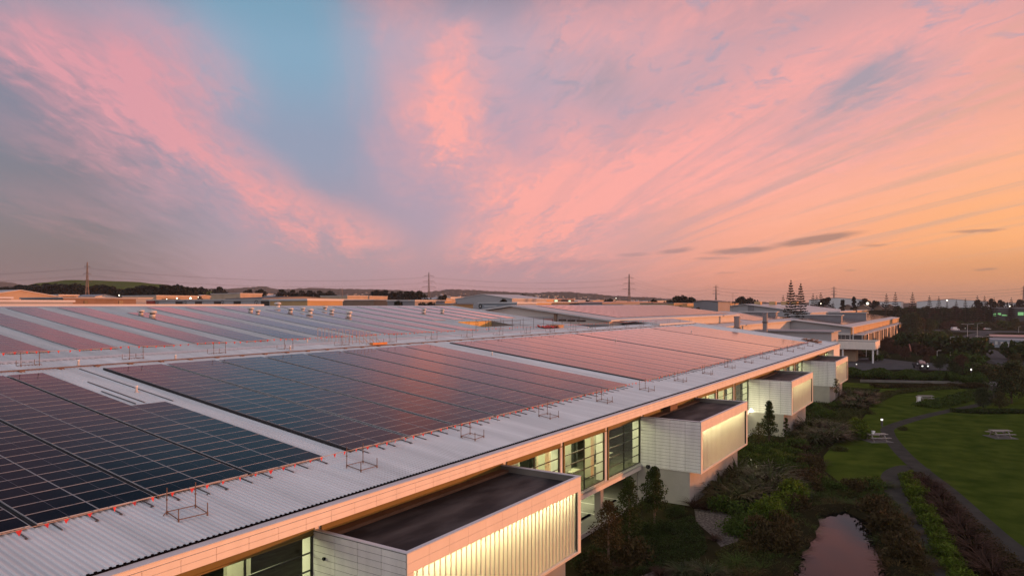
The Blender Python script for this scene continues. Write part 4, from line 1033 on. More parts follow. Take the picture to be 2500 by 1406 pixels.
# panelled lower roof between the sister warehouses
b5 = thing('low_warehouse', 'low panelled roof with white gutter between the two grey gables', 'warehouse', (270, 70, 0))
zf5 = lambda y: 11.4 + (y - 60) * .1
mb = MB(); mb.hexa([(182, 60, -.2), (328, 60, -.2), (328, 92, -.2), (182, 92, -.2)], [(182, 60, zf5(60) - .3), (328, 60, zf5(60) - .3), (328, 92, zf5(92) - .3), (182, 92, zf5(92) - .3)]); part('wall', mb, wallm['pale'], b5)
mb = MB(); mb.hexa([(181, 59, zf5(59) - .29), (329, 59, zf5(59) - .29), (329, 93, zf5(93) - .29), (181, 93, zf5(93) - .29)], [(181, 59, zf5(59)), (329, 59, zf5(59)), (329, 93, zf5(93)), (181, 93, zf5(93))]); part('roof', mb, roofm['pale'], b5)
roof_panels(190, 250, 64, 84, lambda y: zf5(y) + .12, px_=3, gapn=6, gap=.9); roof_panels(262, 326, 64, 84, lambda y: zf5(y) + .12, px_=3, gapn=6, gap=.9)
t = thing('flue', 'nearer fat grey roof flue by the far roof edge', 'flue', tuple(atX(1799.5, 800, 185)), 'grey roof flues'); mb = MB(); mb.lathe([(.75, -9), (.75, 2.6), (.85, 2.65), (.85, 2.9), (.6, 3.0)], 14); local('stack', mb, wallm['mid'], t); mb = MB(); mb.lathe([(.8, -.3), (.95, -.25), (.95, .1)], 14); local('collar', mb, wallm['dark'], t)
o = copy_tree(t); o.location = atX(1868, 786, 235) ; o['label'] = 'farther fat grey roof flue above the gutter of the low roof'
# all remaining panels as one field
gl.build('solar_panel_field', [M['pv']], None); fo = bpy.data.objects['solar_panel_field']; tag(fo, 'pink-reflecting solar panels spread over the rest of the roofs', 'solar panels', kind='stuff')
fr.build('frame_grid', M['pvframe'], fo)

# --- right: far sheds, houses, filling station
block('white_shed', 'very wide white shed with a dark roof line right of the tall pines', 1975, 2112, 732, 'X', 760, 40, 'white', 'dark', gable=2.0)
block('white_shed', 'short white shed beside the bright floodlight on the horizon', 2094, 2112, 734, 'X', 700, 30, 'white', 'grey')
block('white_shed', 'low white shed behind the tall single pine on the right', 2144, 2200, 737, 'X', 800, 30, 'white', 'grey')
block('white_shed', 'long white shed with curved dark roof on the right horizon', 2238, 2412, 736.5, 'X', 820, 40, 'white', 'dark', gable=2.5)
block('white_shed', 'white shed at the right edge of the horizon behind pines', 2412, 2540, 740, 'X', 780, 40, 'white', 'grey')
for i, (x0, x1, yt, w) in enumerate(((1996, 2030, 750, 'nearest the tall twin pines'), (2050, 2086, 748, 'with a broad tan gable'), (2090, 2122, 748, 'below the bright floodlight'), (2134, 2156, 749, 'half hidden by a round tree'), (2160, 2182, 747, 'rightmost of the row'), (1968, 1996, 748, 'leftmost, below a small pine'))):
    block('house', f'dark-tiled house with a tan gable, {w}', x0, x1, yt + 4.0, 'X', 600 + 10 * i, 12, 'brown', 'tile', gable=2.6, group='houses behind the warehouses', over=1.0, base=8)
fs = block('filling_station', 'dark canopy glowing green underneath at the right edge', 2424, 2510, 752, 'X', 640, 30, 'dark', 'grey', cat='filling station')
for (a, b, c_, d) in ((2425, 2432, 765, 771), (2436, 2444, 764, 769), (2446, 2459, 768, 771), (2485, 2499, 762, 770)):
    p, q = atX(a, c_, 639.6), atX(b, d, 639.6); mb = MB(); mb.box(639.3, 639.6, min(p.y, q.y), max(p.y, q.y), min(p.z, q.z), max(p.z, q.z)); part('lit_panel', mb, M['greenlamp'], fs)
for i, (px, py, F, r_, w) in enumerate(((2118, 741, 560, 1.7, 'very bright floodlight glowing beside the white shed on the horizon'), (2465, 748, 600, .9, 'white lamp over the filling station'), (291, 721, 400, .55, 'white lamp among the left trees'), (407, 730, 300, .3, 'small white lamp on the pink-lit shed'), (432, 728, 300, .5, 'bright yellowish lamp left of the grey shed'), (465, 728, 300, .7, 'brightest yellowish lamp left of the grey shed'), (484, 726, 320, .3, 'small lamp beside the yellowish lamps'), (270, 727, 380, .25, 'tiny lamp at the edge of the left trees'), (2004, 741, 480, .5, 'lamp at the foot of the twin pines'), (1504, 728, 900, .7, 'tiny street lamp on the far hillside'), (1643, 733, 700, .5, 'tiny lamp beside the dark tree clump'), (2312, 733, 650, .9, 'lamp on the roof line of the curved shed'))):
    p = atF(px, py, F); t = thing('flood_lamp', w, 'lamp', tuple(p)); mb = MB(); mb.lathe([(r_ * .3, -r_ * .45), (r_ * .55, -r_ * .1), (r_ * .5, r_ * .3), (r_ * .2, r_ * .5)], 8); local('lens', mb, M['warmlamp'], t)
    mb = MB(); mb.tube((0, 0, -r_ * .4), (0, 0, ground_z(p.x, p.y) - p.z), .12, 5); local('mast', mb, M['rail'], t)
# white shop building on the road bend
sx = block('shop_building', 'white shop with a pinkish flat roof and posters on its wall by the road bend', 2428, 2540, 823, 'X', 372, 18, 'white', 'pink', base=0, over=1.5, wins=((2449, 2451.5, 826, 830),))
mb = MB(); p, q = atX(2418, 824, 352), atX(2445, 838, 352); mb.box(352, 372, atX(2520, 840, 352).y, p.y, -.2, q.z + 1.5); part('shop_wing', mb, wallm['blue'], sx)
for k in range(8):
    p = atX(2422 + 7 * k, 836 + .8 * k, 351.9); mb = MB(); mb.box(351.9, 351.97, p.y - .9, p.y, p.z - .7, p.z + .7); part('poster', mb, wallm['pale' if k % 2 else 'mid'], sx)
# ---------------------------------------------------------------- ground
def soilmat(name, c1, c2, sc, rough=.95, bump=.3, fine=8.0):
    m = mat(name, c1, rough, 0, sc, col2=c2, bump=bump, bscale=fine, detail=8, spec=0.0); return m
M['lawn'] = soilmat('mown_lawn', (.034, .058, .008), (.084, .110, .018), .35, fine=9)
M['earth'] = soilmat('dark_earth', (.016, .015, .008), (.034, .030, .014), .3)
M['farground'] = soilmat('rough_grassland', (.014, .015, .007), (.032, .034, .014), .03)
M['path'] = soilmat('asphalt_path', (.055, .052, .046), (.080, .075, .066), .6)
M['road'] = soilmat('road_asphalt', (.085, .082, .084), (.12, .115, .115), .3)
M['gravel'] = soilmat('gravel_mulch', (.035, .028, .026), (.20, .17, .155), 5.0, bump=.8, fine=14)
M['slab'] = soilmat('pale_slab', (.16, .15, .14), (.22, .21, .20), 1.0)
M['bankgreen'] = soilmat('green_bank', (.008, .018, .003), (.020, .034, .006), .25)
mb = MB(); radii = [0, 20, 60, 120, 200, 215, 260, 320, 400, 500, 580, 700, 900, 1200, 1600, 2200, 3000, 4200, 6000]; na = 120
mb.v.append((0, 0, 0))
for r in radii[1:]:
    for k in range(na):
        a = 2 * pi * k / na; x, y = r * cos(a), r * sin(a); mb.v.append((x, y, ground_z(x, y) if r < 5000 else ground_z(x * 4200 / r, y * 4200 / r)))
for k in range(na): mb.f.append((0, 1 + k, 1 + (k + 1) % na)); mb.m.append(0)
for i in range(len(radii) - 2):
    for k in range(na):
        a = 1 + i * na + k; b = 1 + i * na + (k + 1) % na; mb.f.append((a, a + na, b + na, b)); mb.m.append(0)
tag(mb.build('ground', M['farground'], None, smooth=True), kind='structure')
def G(px, py, z=0.0): return atZ(px, py, z)
def sheet(name, pts, z, m, kind='structure'):
    mb = MB(); P = [G(*p) for p in pts]; mb.add([(q.x, q.y, z) for q in P], (tuple(range(len(P))),))
    bm = bmesh.new(); o = mb.build(name, m, None); bm.from_mesh(o.data); bmesh.ops.triangulate(bm, faces=bm.faces[:]); 
    bmesh.ops.recalc_face_normals(bm, faces=bm.faces[:]); bm.to_mesh(o.data); bm.free(); return tag(o, kind=kind)
def ribbon(name, pts, w, z, m, n=6):
    """band of even width along bearings on the ground, smoothed"""
    P = [G(*p) for p in pts]; Q = []
    for i in range(len(P) - 1):
        p0 = P[max(i-1, 0)]; p1 = P[i]; p2 = P[i+1]; p3 = P[min(i+2, len(P)-1)]
        for k in range(n):
            t = k / n; Q.append(.5 * ((2*p1) + (p2-p0)*t + (2*p0-5*p1+4*p2-p3)*t*t + (3*p1-p0-3*p2+p3)*t**3))
    Q.append(P[-1]); mb = MB(); 
    for i, q in enumerate(Q):
        d = (Q[min(i+1, len(Q)-1)] - Q[max(i-1, 0)]).normalized(); nrm = Vector((-d.y, d.x, 0)); ww = w if not callable(w) else w(i / (len(Q)-1))
        a = q + nrm * ww / 2; b = q - nrm * ww / 2; mb.v += [(a.x, a.y, z), (b.x, b.y, z)]
    for i in range(len(Q) - 1): mb.f.append((2*i+1, 2*i+3, 2*i+2, 2*i)); mb.m.append(0)
    return tag(mb.build(name, m, None), kind='structure')
lawn = MB(); lawn.add([(-30, -60, .012), (175, -60, .012), (175, 24.2, .012), (-30, 24.2, .012)], ((0, 1, 2, 3),)); tag(lawn.build('lawn', M['lawn'], None), kind='structure')
sheet('planting_bed', [(1380, 1500), (1440, 1240), (1560, 1215), (1690, 1235), (1790, 1160), (1880, 1075), (1990, 1060), (2040, 990), (2080, 945), (2120, 958), (2122, 1000), (2100, 1030), (2070, 1052), (2030, 1082), (2010, 1110), (2015, 1150), (2060, 1185), (2140, 1190), (2180, 1215), (2215, 1270), (2260, 1345), (2300, 1420), (2330, 1500)], .017, M['earth'])
mb = MB(); mb.add([(37.5, 13.2, .0145), (165, 14.5, .0145), (165, 24.1, .0145), (37.5, 24.1, .0145)], ((0, 1, 2, 3),)); tag(mb.build('planting_bed', M['earth'], None), kind='structure')
sheet('planting_strip', [(2205, 1155), (2250, 1150), (2300, 1185), (2370, 1250), (2440, 1320), (2520, 1390), (2560, 1500), (2340, 1500), (2320, 1420), (2285, 1340), (2240, 1260), (2205, 1195)], .018, M['earth'])
ribbon('path', [(2425, 930), (2422, 965), (2400, 985), (2330, 1000), (2250, 1018), (2175, 1042), (2168, 1058), (2185, 1085), (2215, 1118), (2255, 1152), (2310, 1195), (2380, 1258), (2450, 1320), (2540, 1385)], 1.7, .024, M['path'])
ribbon('path', [(2262, 1148), (2215, 1140), (2176, 1158), (2180, 1195), (2212, 1250), (2255, 1325), (2300, 1410), (2330, 1500)], 1.7, .028, M['path'])
sheet('gravel_bed', [(1695, 1242), (1745, 1240), (1790, 1262), (1812, 1300), (1800, 1322), (1760, 1335), (1730, 1300), (1700, 1275)], .022, M['gravel'])
sheet('gravel_bed', [(1545, 1415), (1600, 1392), (1690, 1380), (1740, 1390), (1750, 1450), (1540, 1470)], .022, M['gravel'])
# pond
water = bpy.data.materials.new('pond_water'); t = nt(water); o = t.nodes.new('ShaderNodeOutputMaterial'); b = t.nodes.new('ShaderNodeBsdfPrincipled'); t.links.new(b.outputs[0], o.inputs[0])
b.inputs['Base Color'].default_value = (.006, .006, .006, 1); b.inputs['Roughness'].default_value = .03; b.inputs['IOR'].default_value = 1.2; b.inputs['Specular IOR Level'].default_value = .5
tc = t.nodes.new('ShaderNodeTexCoord'); nz = t.nodes.new('ShaderNodeTexNoise'); nz.inputs['Scale'].default_value = .8; nz.inputs['Detail'].default_value = 3; t.links.new(tc.outputs['Object'], nz.inputs['Vector'])
bp = t.nodes.new('ShaderNodeBump'); bp.inputs['Strength'].default_value = .06; bp.inputs['Distance'].default_value = .05; t.links.new(nz.outputs['Fac'], bp.inputs['Height']); t.links.new(bp.outputs[0], b.inputs['Normal'])
pond_px = [(1905, 1500), (1930, 1410), (1955, 1350), (1990, 1300), (1998, 1258), (2035, 1252), (2060, 1246), (2100, 1262), (2125, 1280), (2138, 1320), (2158, 1370), (2176, 1420), (2196, 1500)]
sheet('pond', pond_px, .024, water)

# raised earth rim round the water
P = [G(*q) for q in pond_px]; Q = []
for i in range(len(P) - 1):
    for k in range(5): Q.append(P[i].lerp(P[i + 1], k / 5))
Q.append(P[-1]); mb = MB(); rr = random.Random(6); cen = sum(Q, Vector()) / len(Q); n = len(Q)
for i, q in enumerate(Q):
    d = (Q[min(i + 1, n - 1)] - Q[max(i - 1, 0)]); nn = Vector((-d.y, d.x, 0)).normalized()
    if nn.dot(q - cen) < 0: nn = -nn
    w = rr.uniform(-.22, .22); q2 = q + nn * w
    for (o, zz) in ((-.12, .0), (.10, .30 + .12 * rr.random()), (.9, .42), (2.6, .0)): mb.v.append(tuple(q2 + nn * o + Vector((0, 0, zz))))
for i in range(n - 1):
    for k in range(3): mb.f.append((i*4 + k, (i+1)*4 + k, (i+1)*4 + k + 1, i*4 + k + 1)); mb.m.append(0)
tag(mb.build('bank', M['earth'], None), kind='structure')
# ---------------------------------------------------------------- foliage kit
def leafmat(name, c, c2=None, rough=.55, tr=.25):
    m = bpy.data.materials.new(name); n = nt(m); L = n.links; N = n.nodes.new
    o = N('ShaderNodeOutputMaterial'); a = N('ShaderNodeBsdfPrincipled'); b = N('ShaderNodeBsdfTranslucent'); mx = N('ShaderNodeMixShader'); mx.inputs[0].default_value = tr
    g = N('ShaderNodeNewGeometry'); nz = N('ShaderNodeTexNoise'); nz.inputs['Scale'].default_value = .9; nz.inputs['Detail'].default_value = 3; L.new(g.outputs['Position'], nz.inputs['Vector'])
    ad = N('ShaderNodeMath'); ad.operation = 'ADD'; mu = N('ShaderNodeMath'); mu.operation = 'MULTIPLY'; mu.inputs[1].default_value = .5; L.new(g.outputs['Random Per Island'], mu.inputs[0]); L.new(nz.outputs['Fac'], ad.inputs[0]); L.new(mu.outputs[0], ad.inputs[1])
    cr = N('ShaderNodeValToRGB'); c2 = c2 or tuple(x * 1.9 for x in c); cr.color_ramp.elements[0].position = .35; cr.color_ramp.elements[1].position = 1.0
    cr.color_ramp.elements[0].color = (*[x * .6 for x in c], 1); cr.color_ramp.elements[1].color = (*c2, 1); L.new(ad.outputs[0], cr.inputs[0])
    L.new(cr.outputs[0], a.inputs['Base Color']); L.new(cr.outputs[0], b.inputs[0]); a.inputs['Roughness'].default_value = rough; a.inputs['Specular IOR Level'].default_value = .12
    L.new(a.outputs[0], mx.inputs[1]); L.new(b.outputs[0], mx.inputs[2]); L.new(mx.outputs[0], o.inputs[0]); return m
LM = {'deep': leafmat('deep_green_leaf', (0.0252, 0.0392, 0.0098)), 'green': leafmat('mid_green_leaf', (0.0392, 0.0644, 0.0112)), 'lime': leafmat('lime_green_leaf', (0.0644, 0.0980, 0.0098)), 'bronze': leafmat('bronze_leaf', (0.0420, 0.0322, 0.0126)), 'red': leafmat('wine_leaf', (0.0364, 0.0196, 0.0126)),
      'pine': leafmat('pine_needle', (.012, .017, .010)), 'flax': leafmat('flax_blade', (.028, .040, .014), (.062, .082, .028), rough=.35), 'tan': leafmat('dry_tussock', (0.0770, 0.0504, 0.0168)), 'olive': leafmat('olive_leaf', (0.0448, 0.0504, 0.0140)), 'farleaf': leafmat('far_leaf', (.016, .019, .012))}
M['bark'] = mat('bark', (.075, .05, .035), .9, .3, 5); M['palebark'] = mat('pale_bark', (.16, .11, .08), .85, .25, 5)
def leafquad(mb, c, d, n, L, W):
    """pointed leaf"""
    s = d.cross(n).normalized() * W; mb.add([c - d * L * .5, c + s, c + d * L * .5, c - s], ((0, 1, 2, 3),))
def rv(r): 
    while 1:
        v = Vector((r.uniform(-1, 1), r.uniform(-1, 1), r.uniform(-1, 1)))
        if .05 < v.length < 1: return v.normalized()
def crown(mb, r, clumps, n, L, W, droop=.2):
    for i in range(n):
        c, rad = clumps[r.randrange(len(clumps))]
        v = rv(r); q = r.random() ** .4
        p = c + Vector((v.x * rad.x, v.y * rad.y, v.z * rad.z)) * q
        d = (v * .6 + rv(r)).normalized(); d.z -= droop; d.normalize()
        leafquad(mb, p, d, rv(r), L * r.uniform(.7, 1.3), W * r.uniform(.7, 1.3))
def tree_mesh(name, label_cat, seed, h, w, trunk_h, n, L, W, nclump=16, leaf='deep', taper=.0, bark='bark', limbs=5, flat=1.0, base_r=None):
    """tree at the origin: trunk (with limbs) and crown"""
    r = random.Random(seed); t = thing(name, 'x', 'tree'); br = base_r or h * .022
    tm = MB(); top = Vector((r.uniform(-.03, .03) * h, r.uniform(-.03, .03) * h, h * .86)); midp = Vector((r.uniform(-.02, .02) * h, r.uniform(-.02, .02) * h, h * .45))
    tm.tube((0, 0, -.2), midp, br, 7, br * .65, cap=False); tm.tube(midp, top, br * .65, 6, br * .15, cap=False)
    cl = []
    for k in range(nclump):
        u = (k + .5) / nclump; zc = trunk_h + (h - trunk_h) * (.08 + .86 * u)
        prof = (1 - taper * u) * sqrt(max(.12, 1 - (2 * u - .85) ** 2 * .8)) if taper < .8 else (1.02 - u)
        rad = w * .5 * prof; a = k * 2.4 + r.uniform(-.4, .4); off = rad * r.uniform(.25, .72)
        c = Vector((off * cos(a), off * sin(a), zc)); cr_ = max(.12 * w, rad * r.uniform(.38, .62))
        cl.append((c, Vector((cr_, cr_, cr_ * .75 * flat))))
        if k % max(1, nclump // limbs) == 0: tm.tube(midp.lerp(top, max(0, u - .15)) if u > .2 else Vector((0, 0, trunk_h * .9)), c, br * .3, 5, br * .08, cap=False)
    local('trunk', tm, M[bark], t)
    cm = MB(); crown(cm, r, cl, n, L, W); local('crown', cm, LM[leaf], t)
    return t
def norfolk(name, seed, h=20, w=7.5, tiers=19, leaf='pine'):
    r = random.Random(seed); t = thing(name, 'x', 'tree'); tm = MB(); tm.tube((0, 0, -.2), (0, 0, h * .985), h * .014, 7, .03); local('trunk', tm, M['bark'], t); cm = MB()
    for k in range(tiers):
        u = k / (tiers - 1); zc = h * (.10 + .88 * u); R = w * .5 * (1 - u) ** .8 * r.uniform(.9, 1.08) + .12
        nb = 6 if u < .8 else 5; a0 = r.random() * 6
        for b in range(nb):
            a = a0 + 2 * pi * b / nb + r.uniform(-.15, .15); d = Vector((cos(a), sin(a), .02 + .28 * u)); s = Vector((-sin(a), cos(a), 0)); L_ = R * r.uniform(.82, 1.1)
            m = 7
            for j in range(m):
                v = (j + .6) / m; p = Vector((0, 0, zc)) + d * (L_ * v) + Vector((0, 0, -.10 * L_ * v * v)); wd = L_ * .16 * (1.1 - v * .7) + .05
                for sg in (-1, 1):
                    e = p + s * (sg * wd) + d * .12 * L_ + Vector((0, 0, .05)); cm.add([p - d * .05 * L_, e, p + d * .14 * L_, p + Vector((0, 0, -.07 * L_ * .4))], ((0, 1, 2), (0, 2, 3)))
            for j in range(9):
                v = r.uniform(.15, 1.02); p = Vector((0, 0, zc)) + d * (L_ * v) + Vector((0, 0, -.10 * L_ * v * v + r.uniform(-.1, .28))) + s * r.uniform(-.16, .16) * L_
                leafquad(cm, p, (d + Vector((0, 0, r.uniform(-.1, .7)))).normalized(), (s + rv(r) * .6).normalized(), .16 * L_ + .5, .17)
            cm.add([Vector((0, 0, zc)) + s * .06, Vector((0, 0, zc)) - s * .06, Vector((0, 0, zc)) + d * L_ * .95 + Vector((0, 0, -.09 * L_))], ((0, 1, 2),))
    local('crown', cm, LM[leaf], t); return t
def blades(mb, r, n, L, w, spread=.75, base=.25, droop=.55, c=Vector((0, 0, 0)), segs=3):
    for i in range(n):
        a = r.random() * 2 * pi; ln = L * r.uniform(.6, 1.1); out = r.uniform(.15, spread); p = c + Vector((cos(a), sin(a), 0)) * (base * r.random()); d = Vector((cos(a) * out, sin(a) * out, 1)).normalized()
        s = Vector((-sin(a), cos(a), 0)); vs = []; 
        for k in range(segs + 1):
            u = k / segs; ww = w * (1 - u ** 2 * .92) * .5; vs += [p - s * ww, p + s * ww]
            d = (d + Vector((cos(a) * .35, sin(a) * .35, -droop * (.35 + u)))).normalized(); p = p + d * (ln / segs)
        mb.add(vs, [(2*k, 2*k+1, 2*k+3, 2*k+2) for k in range(segs)])
def clump_proto(name, seed, n, L, w, leaf, **kw):
    r = random.Random(seed); mb = MB(); blades(mb, r, n, L, w, **kw); o = mb.build(name, LM[leaf], None); return o
def mound_proto(name, seed, n, R, hh, L, W, leaf):
    r = random.Random(seed); mb = MB(); cl = [(Vector((r.uniform(-.5, .5) * R, r.uniform(-.5, .5) * R, hh * r.uniform(.2, .6))), Vector((R * r.uniform(.4, .7), R * r.uniform(.4, .7), hh * r.uniform(.35, .5)))) for k in range(9)]
    crown(mb, r, cl, n, L, W, .0); o = mb.build(name, LM[leaf], None); return o
USED = {}
def put(proto, px, py, rz=0, sc=1.0, label=None, cat=None, group=None, sz=None, z=None, at=None):
    """a copy of a plant standing on the ground at a bearing"""
    p = at if at is not None else G(px, py)
    if proto.name not in USED: USED[proto.name] = 1; o = proto
    else: o = copy_tree(proto)
    o.location = (p.x, p.y, p.z if z is None else z); o.rotation_euler = (0, 0, rz); o.scale = (sc, sc, sz or sc)
    tag(o, label, cat, group); return o
R5 = random.Random(21)
# --- young trees against the warehouse
ta = tree_mesh('young_tree', 'tree', 11, 4.9, 3.1, 1.3, 3600, .18, .05, 22, 'deep', .55, 'palebark', 9)
put(ta, 1598, 1290, .4, 1.0, 'young tree with an orange-lit trunk before the grey plinth of the second bay', 'tree', 'young garden trees')
tb = tree_mesh('young_tree', 'tree', 12, 5.0, 3.4, .9, 3000, .18, .045, 24, 'deep', .6, 'palebark', 10)
put(tb, 1536, 1335, 1.4, 1.03, 'sparse young tree in front of the lit car park', 'tree', 'young garden trees')
tcx = tree_mesh('young_tree', 'tree', 13, 4.6, 3.2, 1.2, 2100, .17, .042, 20, 'bronze', .45, 'palebark', 9)
put(tcx, 1486, 1385, 2.0, 1.0, 'reddish young tree beside the far edge of the nearest bay', 'tree', 'young garden trees')
td = tree_mesh('young_tree', 'tree', 14, 5.4, 3.1, .7, 3000, .19, .06, 22, 'deep', .7, 'bark', 8)
put(td, 1878, 1078, .3, 1.0, 'dense cone-shaped tree by the floodlight on the third bay', 'tree', 'young garden trees')
te = tree_mesh('young_tree', 'tree', 15, 3.4, 1.6, .8, 600, .2, .06, 12, 'deep', .8, 'bark', 6)
put(te, 1919, 1082, .9, 1.0, 'thin small tree before the orange plinth of the third bay', 'tree', 'young garden trees')
tf = tree_mesh('young_tree', 'tree', 16, 5.0, 2.2, 2.2, 420, .2, .05, 12, 'olive', .4, 'bark', 8)
put(tf, 2041, 992, .2, 1.0, 'bare thin young tree at the orange plinth of the fourth bay', 'tree', 'young garden trees')
tg = tree_mesh('young_tree', 'tree', 17, 4.0, 3.0, .9, 900, .2, .06, 12, 'olive', .4, 'bark', 6)
put(tg, 1852, 1098, .2, .85, 'pale floodlit bush beside the lamp on the third bay', 'bush')
# --- flax
f1 = clump_proto('flax_plant', 31, 240, 2.4, .12, 'flax', spread=1.0, base=.55, droop=.42)
f2 = clump_proto('flax_plant', 32, 220, 2.2, .12, 'flax', spread=1.1, base=.5, droop=.5)
fr_ = clump_proto('flax_plant', 33, 110, 1.25, .05, 'red', spread=.9, base=.25, droop=.3)
def flax_mass(pts, where, sc=1.0):
    for i, (px, py) in enumerate(pts):
        put(f1 if i % 2 == 0 else f2, px, py, R5.random() * 6, sc * R5.uniform(.85, 1.15), f'{where}, {["back left", "back middle", "back right", "middle left", "middle right", "front left", "front middle", "front right", "far right", "far left", "centre", "edge"][i]} plant', 'flax', 'flax plants in the garden')
flax_mass([(1800, 1178), (1840, 1170), (1880, 1188), (1765, 1205), (1845, 1205), (1775, 1232), (1815, 1228), (1870, 1222), (1905, 1212)], 'arching green flax in the big clump by the second bay', 1.45)
flax_mass([(1975, 1050), (2010, 1046), (2040, 1056), (1965, 1066), (2005, 1070), (1990, 1082), (2030, 1078), (2058, 1070)], 'arching green flax in the clump by the third bay', 1.3)
flax_mass([(2075, 970), (2100, 966), (2120, 972), (2070, 985), (2095, 988), (2080, 996), (2110, 990)], 'arching green flax in the clump by the fourth bay', 1.25)
flax_mass([(1665, 1405), (1700, 1395), (1730, 1410), (1690, 1430)], 'straggly flax beside the lower gravel', .6)
for i, (px, py, w, s_) in enumerate(((1697, 1238, 'at the corner of the second plinth', 1.0), (1722, 1243, 'right of the plinth corner', .9), (1745, 1236, 'between the plinth and the green flax', .8), (1745, 1320, 'alone on the gravel', .6), (1960, 1098, 'at the foot of the third-bay flax', 1.0), (1975, 1122, 'behind the lawn edge', 1.0), (2000, 1140, 'at the lawn edge near the first picnic table', 1.1), (1880, 1150, 'behind the green groundcover', 1.0), (1935, 1160, 'in the middle of the bed', 1.0), (1985, 1165, 'towards the pond', 1.0), (1610, 1405, 'left on the lower gravel', .7), (1500, 1400, 'under the reddish tree', .9))):
    put(fr_, px, py, i, s_ * 1.25, f'wine-red flax {w}', 'flax', 'wine-red flax plants')
# strip between the two paths
lm = mound_proto('lime_shrub', 41, 900, 1.0, 1.15, .34, .035, 'lime')
pts = [(2212, 1172), (2222, 1192), (2233, 1212), (2244, 1235), (2256, 1258), (2268, 1283), (2282, 1308), (2296, 1335), (2311, 1363), (2327, 1392), (2345, 1422)]
for i, (px, py) in enumerate(pts): put(lm, px, py, i * 1.3, .9 + .12 * (i % 3), f'feathery lime shrub in the row along the left path, {ORD[i + 1]} from its far end', 'shrub', 'lime shrubs along the path')
for i, (px, py) in enumerate([(2255, 1180), (2275, 1198), (2292, 1218), (2305, 1245), (2325, 1262), (2340, 1290), (2360, 1315), (2380, 1345), (2400, 1375), (2425, 1405)]):
    put(fr_, px, py, i * 2.1, 1.5 + .2 * (i % 2), f'wine-red flax in the strip between the paths, {ORD[i + 1]} from its far end', 'flax', 'wine-red flax plants')
# clipped balls and low hedges by the car park
bl = mound_proto('ball_shrub', 42, 1500, .95, 1.2, .11, .03, 'deep')
for i, (px, py, s_, w) in enumerate(((1632, 1262, 1.0, 'against the plinth of the second bay'), (1656, 1258, .8, 'right by the plinth corner'), (1560, 1300, 1.1, 'under the orange-trunked tree'), (1592, 1305, 1.0, 'at the foot of the orange-lit trunk'), (1622, 1298, 1.1, 'right of the orange-lit trunk'), (1540, 1330, 1.0, 'nearest the reddish tree'), (1515, 1310, .9, 'behind the reddish tree'), (1458, 1372, 1.1, 'beside the far edge of the nearest bay'), (1432, 1392, 1.2, 'under the corner of the nearest bay'))):
    put(bl, px, py, i, s_, f'dark rounded shrub {w}', 'shrub', 'rounded shrubs by the car park')
gr = mound_proto('green_shrub', 43, 1300, 1.5, 1.1, .22, .05, 'green')
ol = mound_proto('olive_shrub', 44, 1100, 1.5, 1.0, .26, .05, 'olive')
for i, (px, py, s_, w) in enumerate(((1870, 1118, 1.1, 'behind the cone tree'), (1905, 1128, 1.2, 'below the third plinth'), (1935, 1112, 1.0, 'left of the red flax'), (1830, 1130, 1.1, 'behind the second bay'), (1860, 1150, 1.2, 'in the middle of the bed behind the big flax'), (1920, 1180, 1.0, 'between flax clump and lawn'), (1960, 1200, 1.1, 'above the pond'), (1850, 1262, 1.2, 'in front of the big flax'), (1890, 1255, 1.1, 'right of the big flax foot'), (1925, 1235, 1.0, 'on the pond side of the big flax'), (1810, 1285, 1.0, 'beside the upper gravel'))):
    put(gr, px, py, i * 1.7, s_, f'loose green shrub {w}', 'shrub', 'green shrubs in the bed')
for i, (px, py, s_, w) in enumerate(((2085, 1040, .8, 'yellowish, right of the third-bay flax'), (2078, 1060, .8, 'yellowish, by the corner of the small lawn'), (2205, 1050, .6, 'low and brown in the bend of the path'), (2120, 1010, .8, 'behind the bollard light'), (2050, 1100, .7, 'low, at the edge of the lawn'))):
    put(ol, px, py, i, s_, f'olive shrub {w}', 'shrub', 'olive shrubs')
# rounded masses filling the bed between the building and the pond
lm2 = mound_proto('lime_shrub', 47, 1500, 1.5, 1.5, .30, .05, 'lime'); rd = mound_proto('bronze_shrub', 48, 1300, 1.5, 1.3, .28, .05, 'bronze')
fill = {'lime': [(1885, 1262), (1915, 1245), (1935, 1225), (1868, 1272), (1900, 1285), (1935, 1205), (2092, 1050), (2100, 1072)], 'green': [(1780, 1140), (1805, 1120), (1835, 1105), (1850, 1135), (1885, 1100), (1895, 1140), (1915, 1150), (1940, 1135), (1955, 1150), (1930, 1190), (1945, 1215), (1780, 1250), (1800, 1300), (1825, 1310), (1835, 1285), (2000, 1180), (2040, 1200), (2120, 1195)],
        'bronze': [(1960, 1180), (1975, 1200), (1985, 1150), (1860, 1310), (1890, 1320), (1900, 1350), (1870, 1345), (2150, 1260), (2170, 1300), (2190, 1340), (2205, 1380), (1945, 1250), (1915, 1290), (2080, 1200), (1530, 1375), (1455, 1400)]}
for kind, pr, nm in (('lime', lm2, 'bright lime'), ('green', gr, 'mid-green'), ('bronze', rd, 'brownish')):
    for i, (px, py) in enumerate(fill[kind]): put(pr, px, py, i * 1.37, R5.uniform(.95, 1.35), f'rounded {nm} shrub massed in the bed between the bays and the pond', 'shrub', f'{nm} shrubs massed in the bed')
